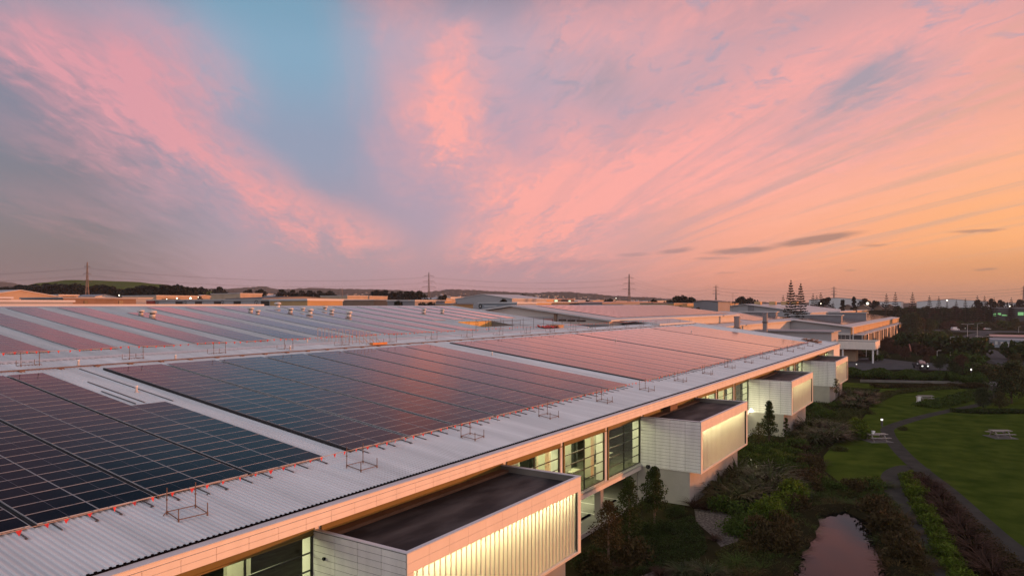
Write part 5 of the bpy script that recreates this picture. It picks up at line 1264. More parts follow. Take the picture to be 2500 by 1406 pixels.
# tussocks round the pond
ts = clump_proto('tussock', 45, 190, 1.15, .022, 'tan', spread=1.0, base=.45, droop=.5)
tg2 = clump_proto('tussock', 46, 190, 1.15, .024, 'green', spread=1.0, base=.5, droop=.5)
left_edge = [(1900, 1410), (1912, 1380), (1930, 1350), (1945, 1325), (1965, 1298), (1980, 1272), (1975, 1250), (1860, 1395), (1880, 1355), (1900, 1325), (1920, 1300), (1940, 1270), (1840, 1340), (1865, 1318), (1800, 1380), (1830, 1410), (1770, 1395), (1890, 1290), (1850, 1290), (1905, 1275)]
right_edge = [(2140, 1270), (2152, 1300), (2165, 1330), (2178, 1365), (2192, 1400), (2165, 1255), (2185, 1285), (2200, 1320), (2215, 1355), (2230, 1395), (2150, 1235), (2178, 1238), (2205, 1270), (2225, 1305), (2245, 1345), (2262, 1385)]
top_edge = [(2010, 1238), (2035, 1236), (2060, 1230), (2085, 1238), (2110, 1246), (2000, 1215), (2030, 1212), (2065, 1208), (2095, 1212), (2125, 1222), (2020, 1190), (2050, 1188), (2085, 1192), (2118, 1200), (2150, 1212), (2160, 1190), (2130, 1180)]
for nm, lst in (('left bank', left_edge), ('path side', right_edge), ('far bank', top_edge)):
    for i, (px, py) in enumerate(lst):
        k = (i * 7 + len(nm)) % 3
        put(ts if k == 0 or (nm == 'path side' and k == 1) else tg2, px, py, i * 1.9, R5.uniform(.9, 1.3) * 1.05, f'grass tussock on the {nm} of the pond, number-free clump among its like' if False else f'soft grass tussock on the {nm} of the pond', 'tussock', f'tussocks on the {nm} of the pond')
# ground cover: carpet of small leaves filling the beds
def inside(p, poly):
    c = False; n = len(poly)
    for i in range(n):
        (x1, y1), (x2, y2) = poly[i], poly[(i + 1) % n]
        if (y1 > p[1]) != (y2 > p[1]) and p[0] < (x2 - x1) * (p[1] - y1) / (y2 - y1) + x1: c = not c
    return c
def carpet(name, poly_px, n, L, W, leaf, label, hmax=.35, seed=1, avoid=None):
    r = random.Random(seed); P = [(q.x, q.y) for q in (G(*p) for p in poly_px)]; A = [(q.x, q.y) for q in (G(*p) for p in avoid)] if avoid else None
    xs = [p[0] for p in P]; ys = [p[1] for p in P]; mb = MB(); k = 0; tries = 0
    while k < n and tries < n * 8:
        tries += 1; x, y = r.uniform(min(xs), max(xs)), r.uniform(min(ys), max(ys))
        if not inside((x, y), P) or (A and inside((x, y), A)): continue
        hh = hmax * (.35 + .65 * abs(sin(x * 1.7 + y * .9) * cos(x * .6 - y * 1.3))); d = rv(r); d.z = abs(d.z) * .6; d.normalize()
        leafquad(mb, Vector((x, y, r.random() * hh + .03)), d, rv(r), L * r.uniform(.6, 1.3), W * r.uniform(.6, 1.3)); k += 1
    o = mb.build(name, LM[leaf], None); return tag(o, label, name.replace('_', ' '), kind='stuff')
carpet('ground_cover', [(1430, 1400), (1500, 1345), (1540, 1300), (1690, 1262), (1715, 1300), (1728, 1345), (1690, 1378), (1600, 1392), (1540, 1412), (1440, 1440)], 22000, .13, .035, 'deep', 'dark leafy carpet between the near trees and the gravel', .45, 2)
carpet('ground_cover', [(1800, 1130), (1850, 1095), (1900, 1085), (1960, 1110), (2008, 1140), (2015, 1160), (2060, 1190), (2150, 1195), (2190, 1230), (2230, 1300), (2290, 1420), (1780, 1420), (1745, 1350), (1812, 1320), (1790, 1262), (1750, 1225)], 42000, .16, .035, 'olive', 'mixed low planting round the pond', .5, 3, pond_px)
carpet('ground_cover', [(1985, 1095), (2030, 1075), (2075, 1045), (2105, 1015), (2120, 985), (2128, 955), (2060, 990), (2040, 1010), (2000, 1065)], 9000, .2, .05, 'olive', 'low planting between the third and fourth bays', .4, 4)
carpet('ground_cover', [(2210, 1160), (2250, 1155), (2300, 1190), (2370, 1255), (2440, 1325), (2520, 1395), (2340, 1440), (2290, 1340), (2245, 1260), (2210, 1195)], 16000, .16, .04, 'bronze', 'bronze low planting between the two paths', .45, 5)
r = random.Random(17); mb = MB()
for k in range(16000):
    x = r.uniform(76, 164); y = r.uniform(14.2 + .01 * (x - 76), 20.0 if any(b < x < b + BL for b in BOXES) else 23.9); d = rv(r); d.z = abs(d.z) * .6; d.normalize()
    leafquad(mb, Vector((x, y, r.random() * .35 * (.4 + .6 * abs(sin(x * 1.1) * cos(y * 1.7))) + .03)), d, rv(r), .22 * r.uniform(.6, 1.3), .06)
tag(mb.build('ground_cover', LM['deep'], None), 'dark low planting at the foot of the farther bays', 'ground cover', kind='stuff')
for i, (x, y, s_) in enumerate(((80, 21.5, 1.0), (84, 18.5, 1.2), (88, 20.5, .9), (92, 17.5, 1.1), (104, 18.2, .9), (116, 21, 1.1), (119, 18, 1.2), (124, 20, 1.0), (129, 22, 1.1), (133, 18.5, 1.0), (145, 17.5, 1.0), (156, 20, 1.1))):
    put(gr, 0, 0, i * 1.9, s_, f'loose green shrub at the foot of the farther bays, {ORD[i + 1]} from the second bay', 'shrub', 'green shrubs at the farther bays', at=Vector((x, y, 0)))
# hedges seen as long low bodies
def hedge(name, label, pts, w, hh, n, leaf, L=.22, W=.06, seed=1):
    r = random.Random(seed); P = [G(*p) for p in pts]; mb = MB()
    seg = [(P[i], P[i+1], (P[i+1] - P[i]).length) for i in range(len(P) - 1)]; tot = sum(s[2] for s in seg)
    core = MB()
    for i in range(n):
        u = r.random() * tot
        for (a, b, ln) in seg:
            if u <= ln: break
            u -= ln
        d = (b - a).normalized(); nn = Vector((-d.y, d.x, 0)); q = r.uniform(-1, 1); zz = hh * (1 - .35 * q * q) * (.82 + .18 * sin(u * 1.1 + ln)); f = r.random() ** .35
        p = a + d * u + nn * (q * w * .5); leafquad(mb, Vector((p.x, p.y, zz * f)), rv(r), rv(r), L * r.uniform(.7, 1.3), W * r.uniform(.7, 1.3))
    o = mb.build(name, LM[leaf], None); return tag(o, label, 'hedge')
hedge('hedge', 'long clipped green hedge bank below the driveway', [(2068, 920), (2140, 922), (2220, 926), (2310, 932), (2400, 935)], 9, 2.4, 26000, 'green', .42, .13, 6)
hedge('hedge', 'low brown hedge along the terrace wall', [(2130, 946), (2220, 946), (2320, 945), (2405, 944)], 3, .9, 7000, 'bronze', .35, .1, 7)
hedge('hedge', 'curved low hedge sweeping across the lawn to the dark trees', [(2255, 995), (2290, 990), (2330, 980), (2370, 968), (2400, 960)], 4.5, 1.0, 8000, 'green', .3, .09, 8)
hedge('hedge', 'straight low hedge under the dark garden trees', [(2320, 1004), (2380, 1008), (2450, 1008), (2540, 1006)], 2.6, .7, 6000, 'deep', .3, .09, 9)
hedge('hedge', 'sloping hedge between lawn and fourth-bay flax', [(2120, 985), (2170, 962), (2250, 952), (2330, 948)], 3.0, .6, 7000, 'olive', .3, .08, 10)
mb = MB(); a, b = G(2100, 932), G(2410, 938); n_ = Vector((-(b - a).y, (b - a).x, 0)).normalized() * .18
mb.hexa([a - n_, b - n_, b + n_, a + n_], [v + Vector((0, 0, .55)) for v in (a - n_, b - n_, b + n_, a + n_)]); tag(mb.build('terrace_wall', M['concdark'], None), 'low concrete terrace wall below the hedge bank', 'wall')
# ---------------------------------------------------------------- garden furniture and lamps
M['timber'] = mat('weathered_timber', (.30, .27, .25), .7, .12, 4, stretch=(1, 6, 1))
def picnic():
    t = thing('picnic_table', 'x', 'picnic table')
    mb = MB()
    for k in range(4): mb.box(-.95, .95, -.38 + k * .19, -.21 + k * .19, .72, .77)
    local('table_top', mb, M['timber'], t)
    for s in (-1, 1):
        mb = MB()
        for k in range(2): mb.box(-.95, .95, s * .78 - .15 + k * .15, s * .78 - .01 + k * .15, .43, .47)
        local('bench_seat', mb, M['timber'], t)
        mb = MB(); x = s * .62; mb.hexa([(x - .04, -.72, 0), (x + .04, -.72, 0), (x + .04, -.62, 0), (x - .04, -.62, 0)], [(x - .04, -.24, .72), (x + .04, -.24, .72), (x + .04, -.14, .72), (x - .04, -.14, .72)]); mb.hexa([(x - .04, .62, 0), (x + .04, .62, 0), (x + .04, .72, 0), (x - .04, .72, 0)], [(x - .04, .14, .72), (x + .04, .14, .72), (x + .04, .24, .72), (x - .04, .24, .72)])
        mb.box(x - .035, x + .035, -.86, .86, .36, .43); local('leg_frame', mb, M['timber'], t)
    return t
pt = picnic()
for i, (px, py, rz, sl_, lab) in enumerate(((2140, 1076, .06 - TH, 1, 'weathered picnic table with a small box on it, on a slab left of the path'), (2442, 1067, -.05 - TH, 1, 'weathered picnic table on a slab, alone on the right lawn'), (2260, 978, -.1 - TH, 1, 'farthest weathered picnic table, before the curved hedge'))):
    o = pt if i == 0 else copy_tree(pt); p = G(px, py); o.location = (p.x, p.y, .06); o.rotation_euler = (0, 0, TH - pi / 2 + rz + TH); o.scale = (1.35, 1.35, 1.15); tag(o, lab, 'picnic table', 'picnic tables on the lawn')
    if i < 2:
        mb = MB(); mb.box(-1.5, 1.5, -1.35, 1.35, 0, .055); s_ = mb.build('table_slab', M['slab'], None, org=(0, 0, 0)); s_.location = (p.x, p.y, .012); s_.rotation_euler = o.rotation_euler; tag(s_, 'pale concrete slab under the picnic table ' + ('left of the path' if i == 0 else 'on the right lawn'), 'slab')
    if i == 0:
        mb = MB(); mb.box(-.2, .2, -.16, .16, 0, .05); mb.box(-.17, .17, -.13, .13, .05, .32); mb.box(-.2, .2, -.16, .16, .32, .37); b_ = mb.build('box', M['white'], None, org=(0, 0, 0)); q = o.rotation_euler.z; b_.location = (p.x - .45 * cos(q) , p.y - .45 * sin(q), .06 + .77 * 1.15); b_.rotation_euler.z = q; tag(b_, 'small white box standing on the nearest picnic table', 'box')
    if i == 2:
        mb = MB(); mb.box(-.35, .35, -.3, .3, 0, .1); mb.box(-.28, .28, -.24, .24, .1, .95); mb.box(-.35, .35, -.3, .3, .95, 1.05); q = G(2243, 982); b_ = mb.build('litter_bin', M['white'], None, org=(0, 0, 0)); b_.location = (q.x, q.y, .02); b_.rotation_euler.z = o.rotation_euler.z; tag(b_, 'pale square bin beside the farthest picnic table', 'bin')
M['bollamp'] = mat('bollard_lens', (.9, .9, .85), .3, .02, 2, emit=(1, .96, .85), es=2.0)
def bollard(px, py, lab, hh=1.0, first=[None]):
    p = G(px, py)
    if first[0] is None:
        t = thing('bollard_light', lab, 'bollard'); mb = MB(); mb.lathe([(.11, 0), (.11, .74)], 10); local('post', mb, M['rail'], t); mb = MB(); mb.lathe([(.10, .74), (.12, .9), (.10, .93)], 10); local('lens', mb, M['bollamp'], t); mb = MB(); mb.lathe([(.16, .93), (.16, .98), (.05, 1.02)], 10); local('hood', mb, M['rail'], t); first[0] = t
    else: t = copy_tree(first[0])
    t.location = (p.x, p.y, .02); t.scale = (1.3, 1.3, hh * 1.2); tag(t, lab, 'bollard', 'garden bollard lights')
bollard(2153, 1041, 'dark bollard light glowing at the bend of the garden path')
bollard(2091, 896, 'bollard light on the driveway beside the fourth bay', .8)
bollard(2371, 918, 'bollard light on the terrace before the right shrubs', 1.6)
bollard(2131, 1378, 'unlit-looking bollard hidden in tussocks', .4) if False else None
# bright wall floodlight on the third bay, dark twin on the second
def wallflood(x, y, z, lab, lit):
    t = thing('wall_floodlight', lab, 'floodlight', (x, y, z), 'wall floodlights on the bays')
    mb = MB(); mb.box(-.30, -.04, -.14, .14, -.1, .12); mb.box(-.04, 0, -.05, .05, -.05, .05); local('housing', mb, M['black'], t)
    mb = MB(); mb.box(-.33, -.302, -.12, .12, -.09, .11); mb.lathe([(.02, -.24), (.13, -.18), (.16, -.101)], 10, (-.17, 0, 0)); local('lens', mb, M['floodlens'] if lit else M['paneblue'], t); return t
M['floodlens'] = mat('flood_lens', (.9, .9, .8), .3, .02, 2, emit=(1, .95, .62), es=25)
wallflood(BOXES[2] - .01, 24.35, 3.35, 'blazing floodlight low on the third bay', True)
wallflood(BOXES[1] - .01, 24.0, 3.05, 'dark unlit floodlight low on the second bay', False)
wallflood(BOXES[0] - .01, 24.0, 6.35, 'dark round fitting high on the nearest bay', False).scale = (.42, .42, .42)
pl = bpy.data.lights.new('flood', 'POINT'); pl.energy = 170; pl.color = (1, .93, .55); pl.shadow_soft_size = .10; po = bpy.data.objects.new('flood', pl); COL.objects.link(po); po.location = (BOXES[2] - 2.7, 23.6, 3.6)

# entrance canopy beyond the far end
XC = 236.0
can = thing('entrance_canopy', 'white flat canopy on posts sticking out past the far end of the warehouse', 'canopy', (XC, 12, 0))
q1, q2 = atX(2030, 838, XC), atX(2137, 838, XC)
mb = MB(); yy0, yy1 = q2.y, q1.y; zt, zb = atX(2100, 834, XC).z, atX(2100, 853, XC).z
mb.box(XC, XC + .2, yy0, yy1, zb, zt, 0); mb.box(XC + .2, XC + 14, yy0, yy0 + .2, zb, zt, 0); mb.box(XC + 13.8, XC + 14, yy0 + .2, yy1, zb, zt, 0); mb.box(XC + .2, XC + 13.8, yy0 + .2, yy1, zt - .7, zt - .5, 1); mb.box(XC + .2, XC + 13.8, yy0 + .2, yy1, zb + .02, zb + .1, 0)
part('canopy_roof', mb, [M['fascia'], M['bitumen']], can)
for (x, y) in ((XC + .6, yy0 + .7), (XC + 13, yy0 + .7), (XC + .6, yy0 + 9)):
    mb = MB(); mb.tube((x, y, 0), (x, y, zb), .26, 8); part('canopy_post', mb, M['white'], can)
mb = MB(); mb.box(XC + 6, XC + 12, yy0 + 6, yy1 + 6, 0, 3.2); part('lobby_wall', mb, wallm['tan'], can)

# ---------------------------------------------------------------- driveway, road, vehicles
sheet('driveway', [(2060, 905), (2060, 878), (2130, 872), (2230, 884), (2320, 888), (2330, 905), (2260, 903), (2180, 902)], .02, M['road'])
sheet('car_park', [(2200, 803), (2240, 792), (2330, 788), (2500, 790), (2560, 800), (2560, 812), (2430, 812), (2330, 810), (2290, 808)], .02, M['road'])
ribbon('road', [(2560, 806), (2470, 808), (2410, 812), (2370, 822), (2362, 836), (2390, 852), (2440, 872), (2500, 900), (2600, 940)], 9.5, .024, M['road'])
ribbon('pavement', [(2330, 818), (2345, 835), (2370, 855), (2420, 885), (2500, 925)], 2.2, .028, M['path'])
sheet('grass_island', [(2305, 822), (2350, 820), (2362, 832), (2385, 852), (2420, 876), (2400, 886), (2340, 868), (2312, 845)], .03, soilmat('bright_grass', (.018, .034, .005), (.034, .055, .009), .2))
sheet('green_bank', [(2358, 790), (2400, 784), (2412, 789), (2405, 795), (2362, 796)], .05, M['bankgreen'])
sheet('bright_lawn', [(2275, 868), (2320, 862), (2322, 872), (2280, 876)], .03, soilmat('bright_grass_strip', (.03, .055, .006), (.05, .085, .01), .2))
sheet('pale_landing', [(2412, 932), (2430, 932), (2436, 940), (2416, 941)], .035, M['slab'])
mb = MB()
for k in range(7):
    a = G(2350 + 9 * k, 809 + .15 * k); mb.box(a.x, a.x + .5, a.y - 3, a.y + 1.5, .030, .034)
tag(mb.build('road_marking', M['line'], None), kind='structure')
M['tyre'] = mat('tyre', (.012, .012, .012), .8, .2, 4); M['chrome'] = mat('wheel_rim', (.4, .4, .4), .3, .05, 3, metal=.8)
M['headlamp'] = mat('headlamp_lens', (.9, .9, .9), .2, .02, 2, emit=(1, .97, .85), es=3.0); M['taillamp'] = mat('taillamp_lens', (.4, .02, .02), .3, .02, 2, emit=(1, .08, .05), es=1.5)
def car(name, label, p, rz, col, L=4.4, Wd=1.78, hh=1.45, van=False, group=None, lights=True):
    t = thing(name, label, 'van' if van else 'car', (p.x, p.y, p.z + .02), group, rz)
    pm_ = mat('car_paint', col, .25, .03, 1, spec=.6); g = M['paneblue']
    prof = [(-L/2, .45), (-L/2 + .08, .78), (-L/2 + .75, .92), (-L/2 + .78, .92), (L/2 - 1.0, .92), (L/2 - .1, .74), (L/2, .42)] if not van else [(-L/2, .4), (-L/2, 1.0), (L/2 - 1.2, 1.0), (L/2 - .15, .9), (L/2, .45)]
    mb = MB(); pts = prof + [(L/2 - .05, .25), (-L/2 + .05, .25)]; n = len(pts); w = Wd / 2
    mb.add([(x, -w, z) for x, z in pts] + [(x, w, z) for x, z in pts], [tuple(range(n)), tuple(reversed(range(n, 2*n)))] + [(i, i + n, (i+1) % n + n, (i+1) % n) for i in range(n)])
    rf = [(-L/2 + .55, .90), (-L/2 + 1.0, hh), (L/2 - 2.0, hh), (L/2 - 1.15, .90)] if not van else [(-L/2 + .02, .98), (-L/2 + .08, hh), (L/2 - 1.9, hh), (L/2 - 1.15, .98)]
    mb.add([(x, -w * (.98 if z < 1 else .84), z) for x, z in rf] + [(x, w * (.98 if z < 1 else .84), z) for x, z in rf], [(0, 1, 2, 3), (7, 6, 5, 4), (0, 4, 5, 1), (1, 5, 6, 2), (2, 6, 7, 3)])
    local('body', mb, pm_, t)
    mb = MB(); k = .86
    zl, zh = .97, hh - .1; f = lambda x0, z: x0
    def sidewin(xa, xb, xc, xd):
        for s in (-1, 1): mb.quad((xa, s * (w * .96 + .012), zl), (xb, s * (w * .96 + .012), zl), (xc, s * (w * .845 + .03), zh), (xd, s * (w * .845 + .03), zh))
    if not van: sidewin(-L/2 + .72, L/2 - 1.35, L/2 - 2.02, -L/2 + 1.05)
    else: sidewin(L/2 - 2.2, L/2 - 1.35, L/2 - 1.95, L/2 - 2.15)
    xa, xb = rf[3][0], rf[2][0]; mb.quad((xa - .06 + .02, -w * .86, .97), (xa - .06 + .02, w * .86, .97), (xb + .1 + .02, w * .76, hh - .08), (xb + .1 + .02, -w * .76, hh - .08))
    local('glazing', mb, g, t)
    for sx in (-L/2 + .8, L/2 - .85):
        for sy in (-1, 1):
            mb = MB(); mb.tube((sx, sy * (w - .2), .32), (sx, sy * (w + .01), .32), .32, 14); wl = local('wheel', mb, M['tyre'], t)
            mb = MB(); mb.tube((sx, sy * (w + .005), .32), (sx, sy * (w + .025), .32), .19, 10); local('rim', mb, M['chrome'], wl)
    for sy in (-.62, .62):
        mb = MB(); mb.box(L/2 - .12, L/2 + .012, sy * Wd/2 * 1.0 - .16, sy * Wd/2 + .16, .58, .72); local('headlight', mb, M['headlamp'] if lights else M['chrome'], t)
        mb = MB(); mb.box(-L/2 - .012, -L/2 + .05, sy * Wd/2 * 1.1 - .13, sy * Wd/2 * 1.1 + .13, .62, .78); local('taillight', mb, M['taillamp'], t)
    return t
def heading(ang): return TH + ang       # 0: away from the camera
cars = [(2332, 806.5, 'white van parked at the near edge of the car park', (.62, .64, .68), -1.35, True, False), (2344, 799, 'pale hatchback left of the oncoming headlights', (.5, .42, .36), -1.5, False, False), (2355, 803, 'dark car with blazing headlights facing the camera', (.05, .05, .06), pi - .15, False, True),
        (2377, 803, 'tan car right of the oncoming headlights', (.46, .36, .28), -1.4, False, False), (2410, 805, 'white saloon at the right of the car park', (.6, .58, .55), -1.6, False, False), (2421, 801, 'dark saloon behind the white saloon', (.1, .09, .09), -1.5, False, False), (2295, 795, 'pale car half hidden by trees at the far left of the car park', (.45, .42, .4), -1.2, False, False), (2305, 795.5, 'grey car beside the half hidden pale car', (.18, .17, .17), -1.3, False, False),
        (2219, 795, 'pinkish-white car alone by the lamp posts near the dark fins', (.62, .45, .42), pi, False, False), (2258, 801.5, 'car with twin headlights under the dark trees', (.1, .1, .1), pi + .2, False, True), (2402, 861, 'dark car with red lamps on the bend of the road', (.06, .05, .05), -.5, False, False)]
for (px, py, lab, col, ang, van, lt) in cars: car('delivery_van' if van else 'car', lab, G(px, py), heading(ang), col, L=5.6 if van else 4.4, hh=2.3 if van else 1.45, Wd=2.0 if van else 1.8, van=van, lights=lt, group='cars in the far car park')
# work truck on the driveway
p = G(2248, 900); tr = thing('utility_truck', 'dark utility truck with mirrors and a pink-lit windscreen, facing the camera on the driveway', 'truck', tuple(p), rz=TH + pi - .1)
tp = mat('truck_paint', (.05, .05, .055), .5, .1, 1, spec=.3)
mb = MB(); mb.hexa([(1.2, -1.02, .55), (2.5, -1.02, .55), (2.5, 1.02, .55), (1.2, 1.02, .55)], [(1.2, -1.0, 1.45), (2.45, -.95, 1.35), (2.45, .95, 1.35), (1.2, 1.0, 1.45)]); mb.hexa([(-.3, -1.02, .55), (1.2, -1.02, .55), (1.2, 1.02, .55), (-.3, 1.02, .55)], [(-.25, -.86, 2.25), (.6, -.86, 2.2), (.6, .86, 2.2), (-.25, .86, 2.25)]); local('cab', mb, tp, tr)
mb = MB(); mb.box(-2.8, -.4, -1.05, 1.05, .75, .9); mb.box(-2.8, -.4, -1.05, -.98, .9, 1.4); mb.box(-2.8, -.4, .98, 1.05, .9, 1.4); mb.box(-2.8, -2.72, -.98, .98, .9, 1.4); local('tray', mb, tp, tr)
mb = MB(); mb.quad((1.17, -.86, 1.47), (1.17, .86, 1.47), (.66, .78, 2.16), (.66, -.78, 2.16)); local('windscreen', mb, mat('reflecting_windscreen', (.1, .06, .06), .05, .05, 1, metal=.9, col2=(.7, .5, .47)), tr)
for sy in (-1, 1):
    mb = MB(); mb.box(.9, 1.05, sy * 1.32 - .14, sy * 1.32 + .14, 1.35, 1.65); mb.tube((.98, sy * 1.0, 1.4), (.98, sy * 1.2, 1.45), .03, 5); local('mirror', mb, M['white'], tr)
    mb = MB(); mb.box(2.44, 2.52, sy * .72 - .16, sy * .72 + .16, .85, 1.08); local('headlight', mb, M['headlamp'], tr)
    for sx in (1.75, -1.8): mb = MB(); mb.tube((sx, sy * .8, .4), (sx, sy * 1.06, .4), .4, 14); local('wheel', mb, M['tyre'], tr)
mb = MB(); mb.box(.0, .3, -.35, .35, 2.25, 2.37); local('beacon_bar', mb, M['white'], tr)
# lamp posts
def lamppost(px, py, hpx, lab, arm=1.5, dbl=False):
    p = G(px, py); F = (p - CAM).dot(FWD); hh = hpx / FPX * F; t = thing('lamp_post', lab, 'lamp post', tuple(p), 'lamp posts', rz=TH - pi / 2)
    mb = MB(); mb.tube((0, 0, 0), (0, 0, hh), .13, 7, .07); local('pole', mb, M['alu'], t); mb = MB()
    mb.tube((0, 0, hh), (arm, 0, hh + .25), .06, 5)
    if dbl: mb.tube((0, 0, hh), (-arm, 0, hh + .25), .06, 5)
    local('arm', mb, M['alu'], t); mb = MB(); mb.box(arm - .1, arm + .8, -.14, .14, hh + .18, hh + .32)
    if dbl: mb.box(-arm - .8, -arm + .1, -.14, .14, hh + .18, hh + .32)
    local('lantern', mb, M['alu'], t)
for a in ((2320, 868, 45, 'tall lamp post with one arm on the grass island', 3.0), (2362, 838, 46, 'lamp post on the far side of the road bend', 2, True), (2386, 830, 40, 'lamp post between the road bend and the shop', 2), (2399, 852, 30, 'lamp post with a double arm nearest the road bend', 2, True), (2207, 799, 30, 'lamp post beside the lone pinkish car', 2, True), (2274, 790, 24, 'lamp post rising from the dark trees', 4, True), (2307, 792, 22, 'lamp post behind the half hidden cars', 2), (2416, 797, 30, 'lamp post behind the white saloon', 1.5, True), (2381, 870, 18, 'short pale post on the island edge', .5), (2288, 873, 16, 'short post with a brown sign by the bright lawn', .5), (2115, 872, 38, 'lamp post behind the entrance canopy', 1.0), (2487, 812, 14, 'short lamp post by the shop', .8)): lamppost(*a)
# tall yellow-brown banner
p = G(2222, 862); fb = thing('feather_banner', 'leaning pinkish feather banner in the dark garden beyond the canopy', 'banner', tuple(p), rz=TH - pi / 2); mb = MB(); mb.tube((0, 0, 0), (-.5, 0, 3.6), .03, 5); local('pole', mb, M['rail'], fb); mb = MB(); mb.add([(-.1, 0, .6), (.5, 0, .5), (.25, .1, 2.6), (-.25, .05, 3.5), (-.5, 0, 3.55)], ((0, 1, 2, 3, 4),)); local('cloth', mb, mat('banner_cloth', (.5, .2, .15), .7, .15, 2), fb)

# ---------------------------------------------------------------- trees of the middle distance
LM['middeep'] = leafmat('belt_leaf', (0.0364, 0.0476, 0.0196)); LM['midolive'] = leafmat('belt_leaf_olive', (0.0588, 0.0560, 0.0224)); LM['midbronze'] = leafmat('belt_leaf_rust', (0.0644, 0.0364, 0.0224))
bt = [tree_mesh('broad_tree', 'tree', 60 + k, 9, 9.5, 1.6, 2600, .50, .16, 18, lf, .2, 'bark', 6) for k, lf in enumerate(('middeep', 'midolive', 'midbronze', 'middeep'))]
sm = [mound_proto('mass_shrub', 70 + k, 900, 2.6, 2.2, .5, .14, lf) for k, lf in enumerate(('middeep', 'midolive', 'green', 'midbronze'))]
def mid_tree(px, py, htop, k, lab, cat='tree'):
    p = G(px, py); F = (p - CAM).dot(FWD); hh = (py - htop) / FPX * F; return put(bt[k], px, py, R5.random() * 6, hh / 9.0, lab, cat, 'dark trees right of the warehouses')
mt_list = [(2400, 1000, 945, 0, 'big dark tree on the right lawn behind the curved hedge'), (2440, 1002, 955, 1, 'greyish spreading tree right of the big dark lawn tree'), (2470, 985, 880, 3, 'tall dark tree at the right edge above the road'), (2462, 935, 885, 0, 'dark tree between the path landing and the road'), (2480, 912, 862, 1, 'olive tree by the road at the right edge'), (2330, 930, 885, 0, 'rounded dark tree at the right end of the hedge bank'), (2295, 905, 868, 3, 'low dark tree behind the truck'), (2345, 905, 865, 2, 'brownish tree right of the tall one-arm lamp post'), (2260, 890, 868, 2, 'reddish small tree behind the truck roof'), (2300, 888, 862, 3, 'dark bush by the bright lawn'),
           (2420, 908, 888, 3, 'dark tree below the red-lamped car'), (2385, 903, 886, 1, 'olive bush below the grass island'), (2210, 878, 845, 2, 'brown tree by the leaning banner'), (2165, 865, 822, 2, 'rust-brown tree in front of the dark fins'), (2185, 850, 818, 0, 'dark tree beyond the canopy posts'), (2200, 832, 808, 3, 'dark tree at the foot of the last fins'), (2235, 830, 800, 0, 'dark tree left of the far lamp posts'), (2270, 815, 778, 3, 'big dark tree over the twin headlights'), (2250, 808, 775, 2, 'brownish tree behind the twin headlights'), (2285, 802, 765, 0, 'tall dark tree left of the car park'), (2225, 800, 768, 1, 'olive tree above the pinkish car')]
for a in mt_list: mid_tree(*a)
far_list = [(2200, 772, 757), (2215, 785, 750), (2240, 788, 752), (2262, 782, 748), (2280, 780, 750), (2300, 785, 753), (2318, 783, 752), (2335, 782, 756), (2350, 780, 758), (2368, 782, 760), (2385, 784, 766), (2405, 784, 770), (2425, 790, 774), (2445, 790, 775), (2465, 790, 772), (2490, 792, 770), (2170, 775, 755), (2185, 790, 762), (2180, 800, 775), (2460, 800, 778), (2480, 805, 776), (2500, 800, 772)]
for i, (px, py, ht) in enumerate(far_list): mid_tree(px, py, ht, (i * 3) % 4, 'dark roadside tree in the belt before the white sheds')
for i, (px, py, k, s_, w) in enumerate(((2160, 848, 3, 1.0, 'under the rust-brown tree'), (2185, 862, 3, .9, 'beside the canopy post'), (2150, 872, 1, .8, 'at the canopy island'), (2140, 880, 2, .7, 'on the canopy island kerb'), (2205, 850, 0, 1.0, 'before the last fins'), (2225, 845, 1, 1.2, 'in the dark garden beyond the canopy'), (2250, 840, 0, 1.1, 'left of the grass island'), (2270, 850, 2, 1.0, 'by the garden steps'), (2290, 842, 1, 1.2, 'at the island corner'), (2240, 858, 3, 1.0, 'behind the banner'), (2265, 868, 3, 1.0, 'behind the reddish tree'), (2290, 825, 2, 1.2, 'below the white van'), (2310, 818, 0, 1.0, 'right below the white van'), (2260, 825, 1, 1.3, 'below the twin headlights'), (2235, 818, 0, 1.3, 'before the lone lamp post'), (2205, 815, 3, 1.1, 'nearest the fin row end'), (2360, 890, 2, 1.2, 'above the terrace lamp'), (2390, 915, 2, 1.0, 'right of the terrace lamp'), (2420, 918, 1, 1.1, 'before the road verge'), (2110, 868, 1, .9, 'left of the canopy post'), (2085, 870, 3, .9, 'at the foot of the lobby'))):
    put(sm[k], px, py, i * 1.1, s_ * 1.5, f'low dark shrub {w}', 'shrub', 'low shrubs beyond the canopy')
for i in range(24):
    px = 2192 + i * 14; yt = 747 + 5 * abs(sin(i * 1.9)) + (5 if px > 2410 else 0)
    b = atF(px, yt, 545); put(bt[(i * 5) % 4], 0, 0, R5.random() * 6, (b.z - ground_z(b.x, b.y)) / 9.0, 'dark tree in the long belt in front of the white sheds', 'tree', 'long dark tree belt before the white sheds', at=Vector((b.x, b.y, ground_z(b.x, b.y))))
for i, (px, yt) in enumerate(((2216, 768), (2212, 778), (2226, 774), (2232, 786), (2222, 792), (2238, 770), (2244, 780), (2228, 762), (2240, 790), (2212, 800))):
    b = atF(px, yt, 430 - i); put(bt[i % 4], 0, 0, R5.random() * 6, (b.z - ground_z(b.x, b.y)) / 9.0, 'dark tree in the group right of the finned warehouse end', 'tree', 'trees beside the finned warehouse end', at=Vector((b.x, b.y, ground_z(b.x, b.y))))
for i in range(18):
    px = 2236 + i * 16; b = atF(px, 784, 520 - (i % 3) * 6); put(sm[(i * 3) % 4], 0, 0, i * 1.3, R5.uniform(2.2, 3.0), 'dark roadside shrub under the long tree belt', 'shrub', 'roadside shrubs under the tree belt', at=Vector((b.x, b.y, 0)))
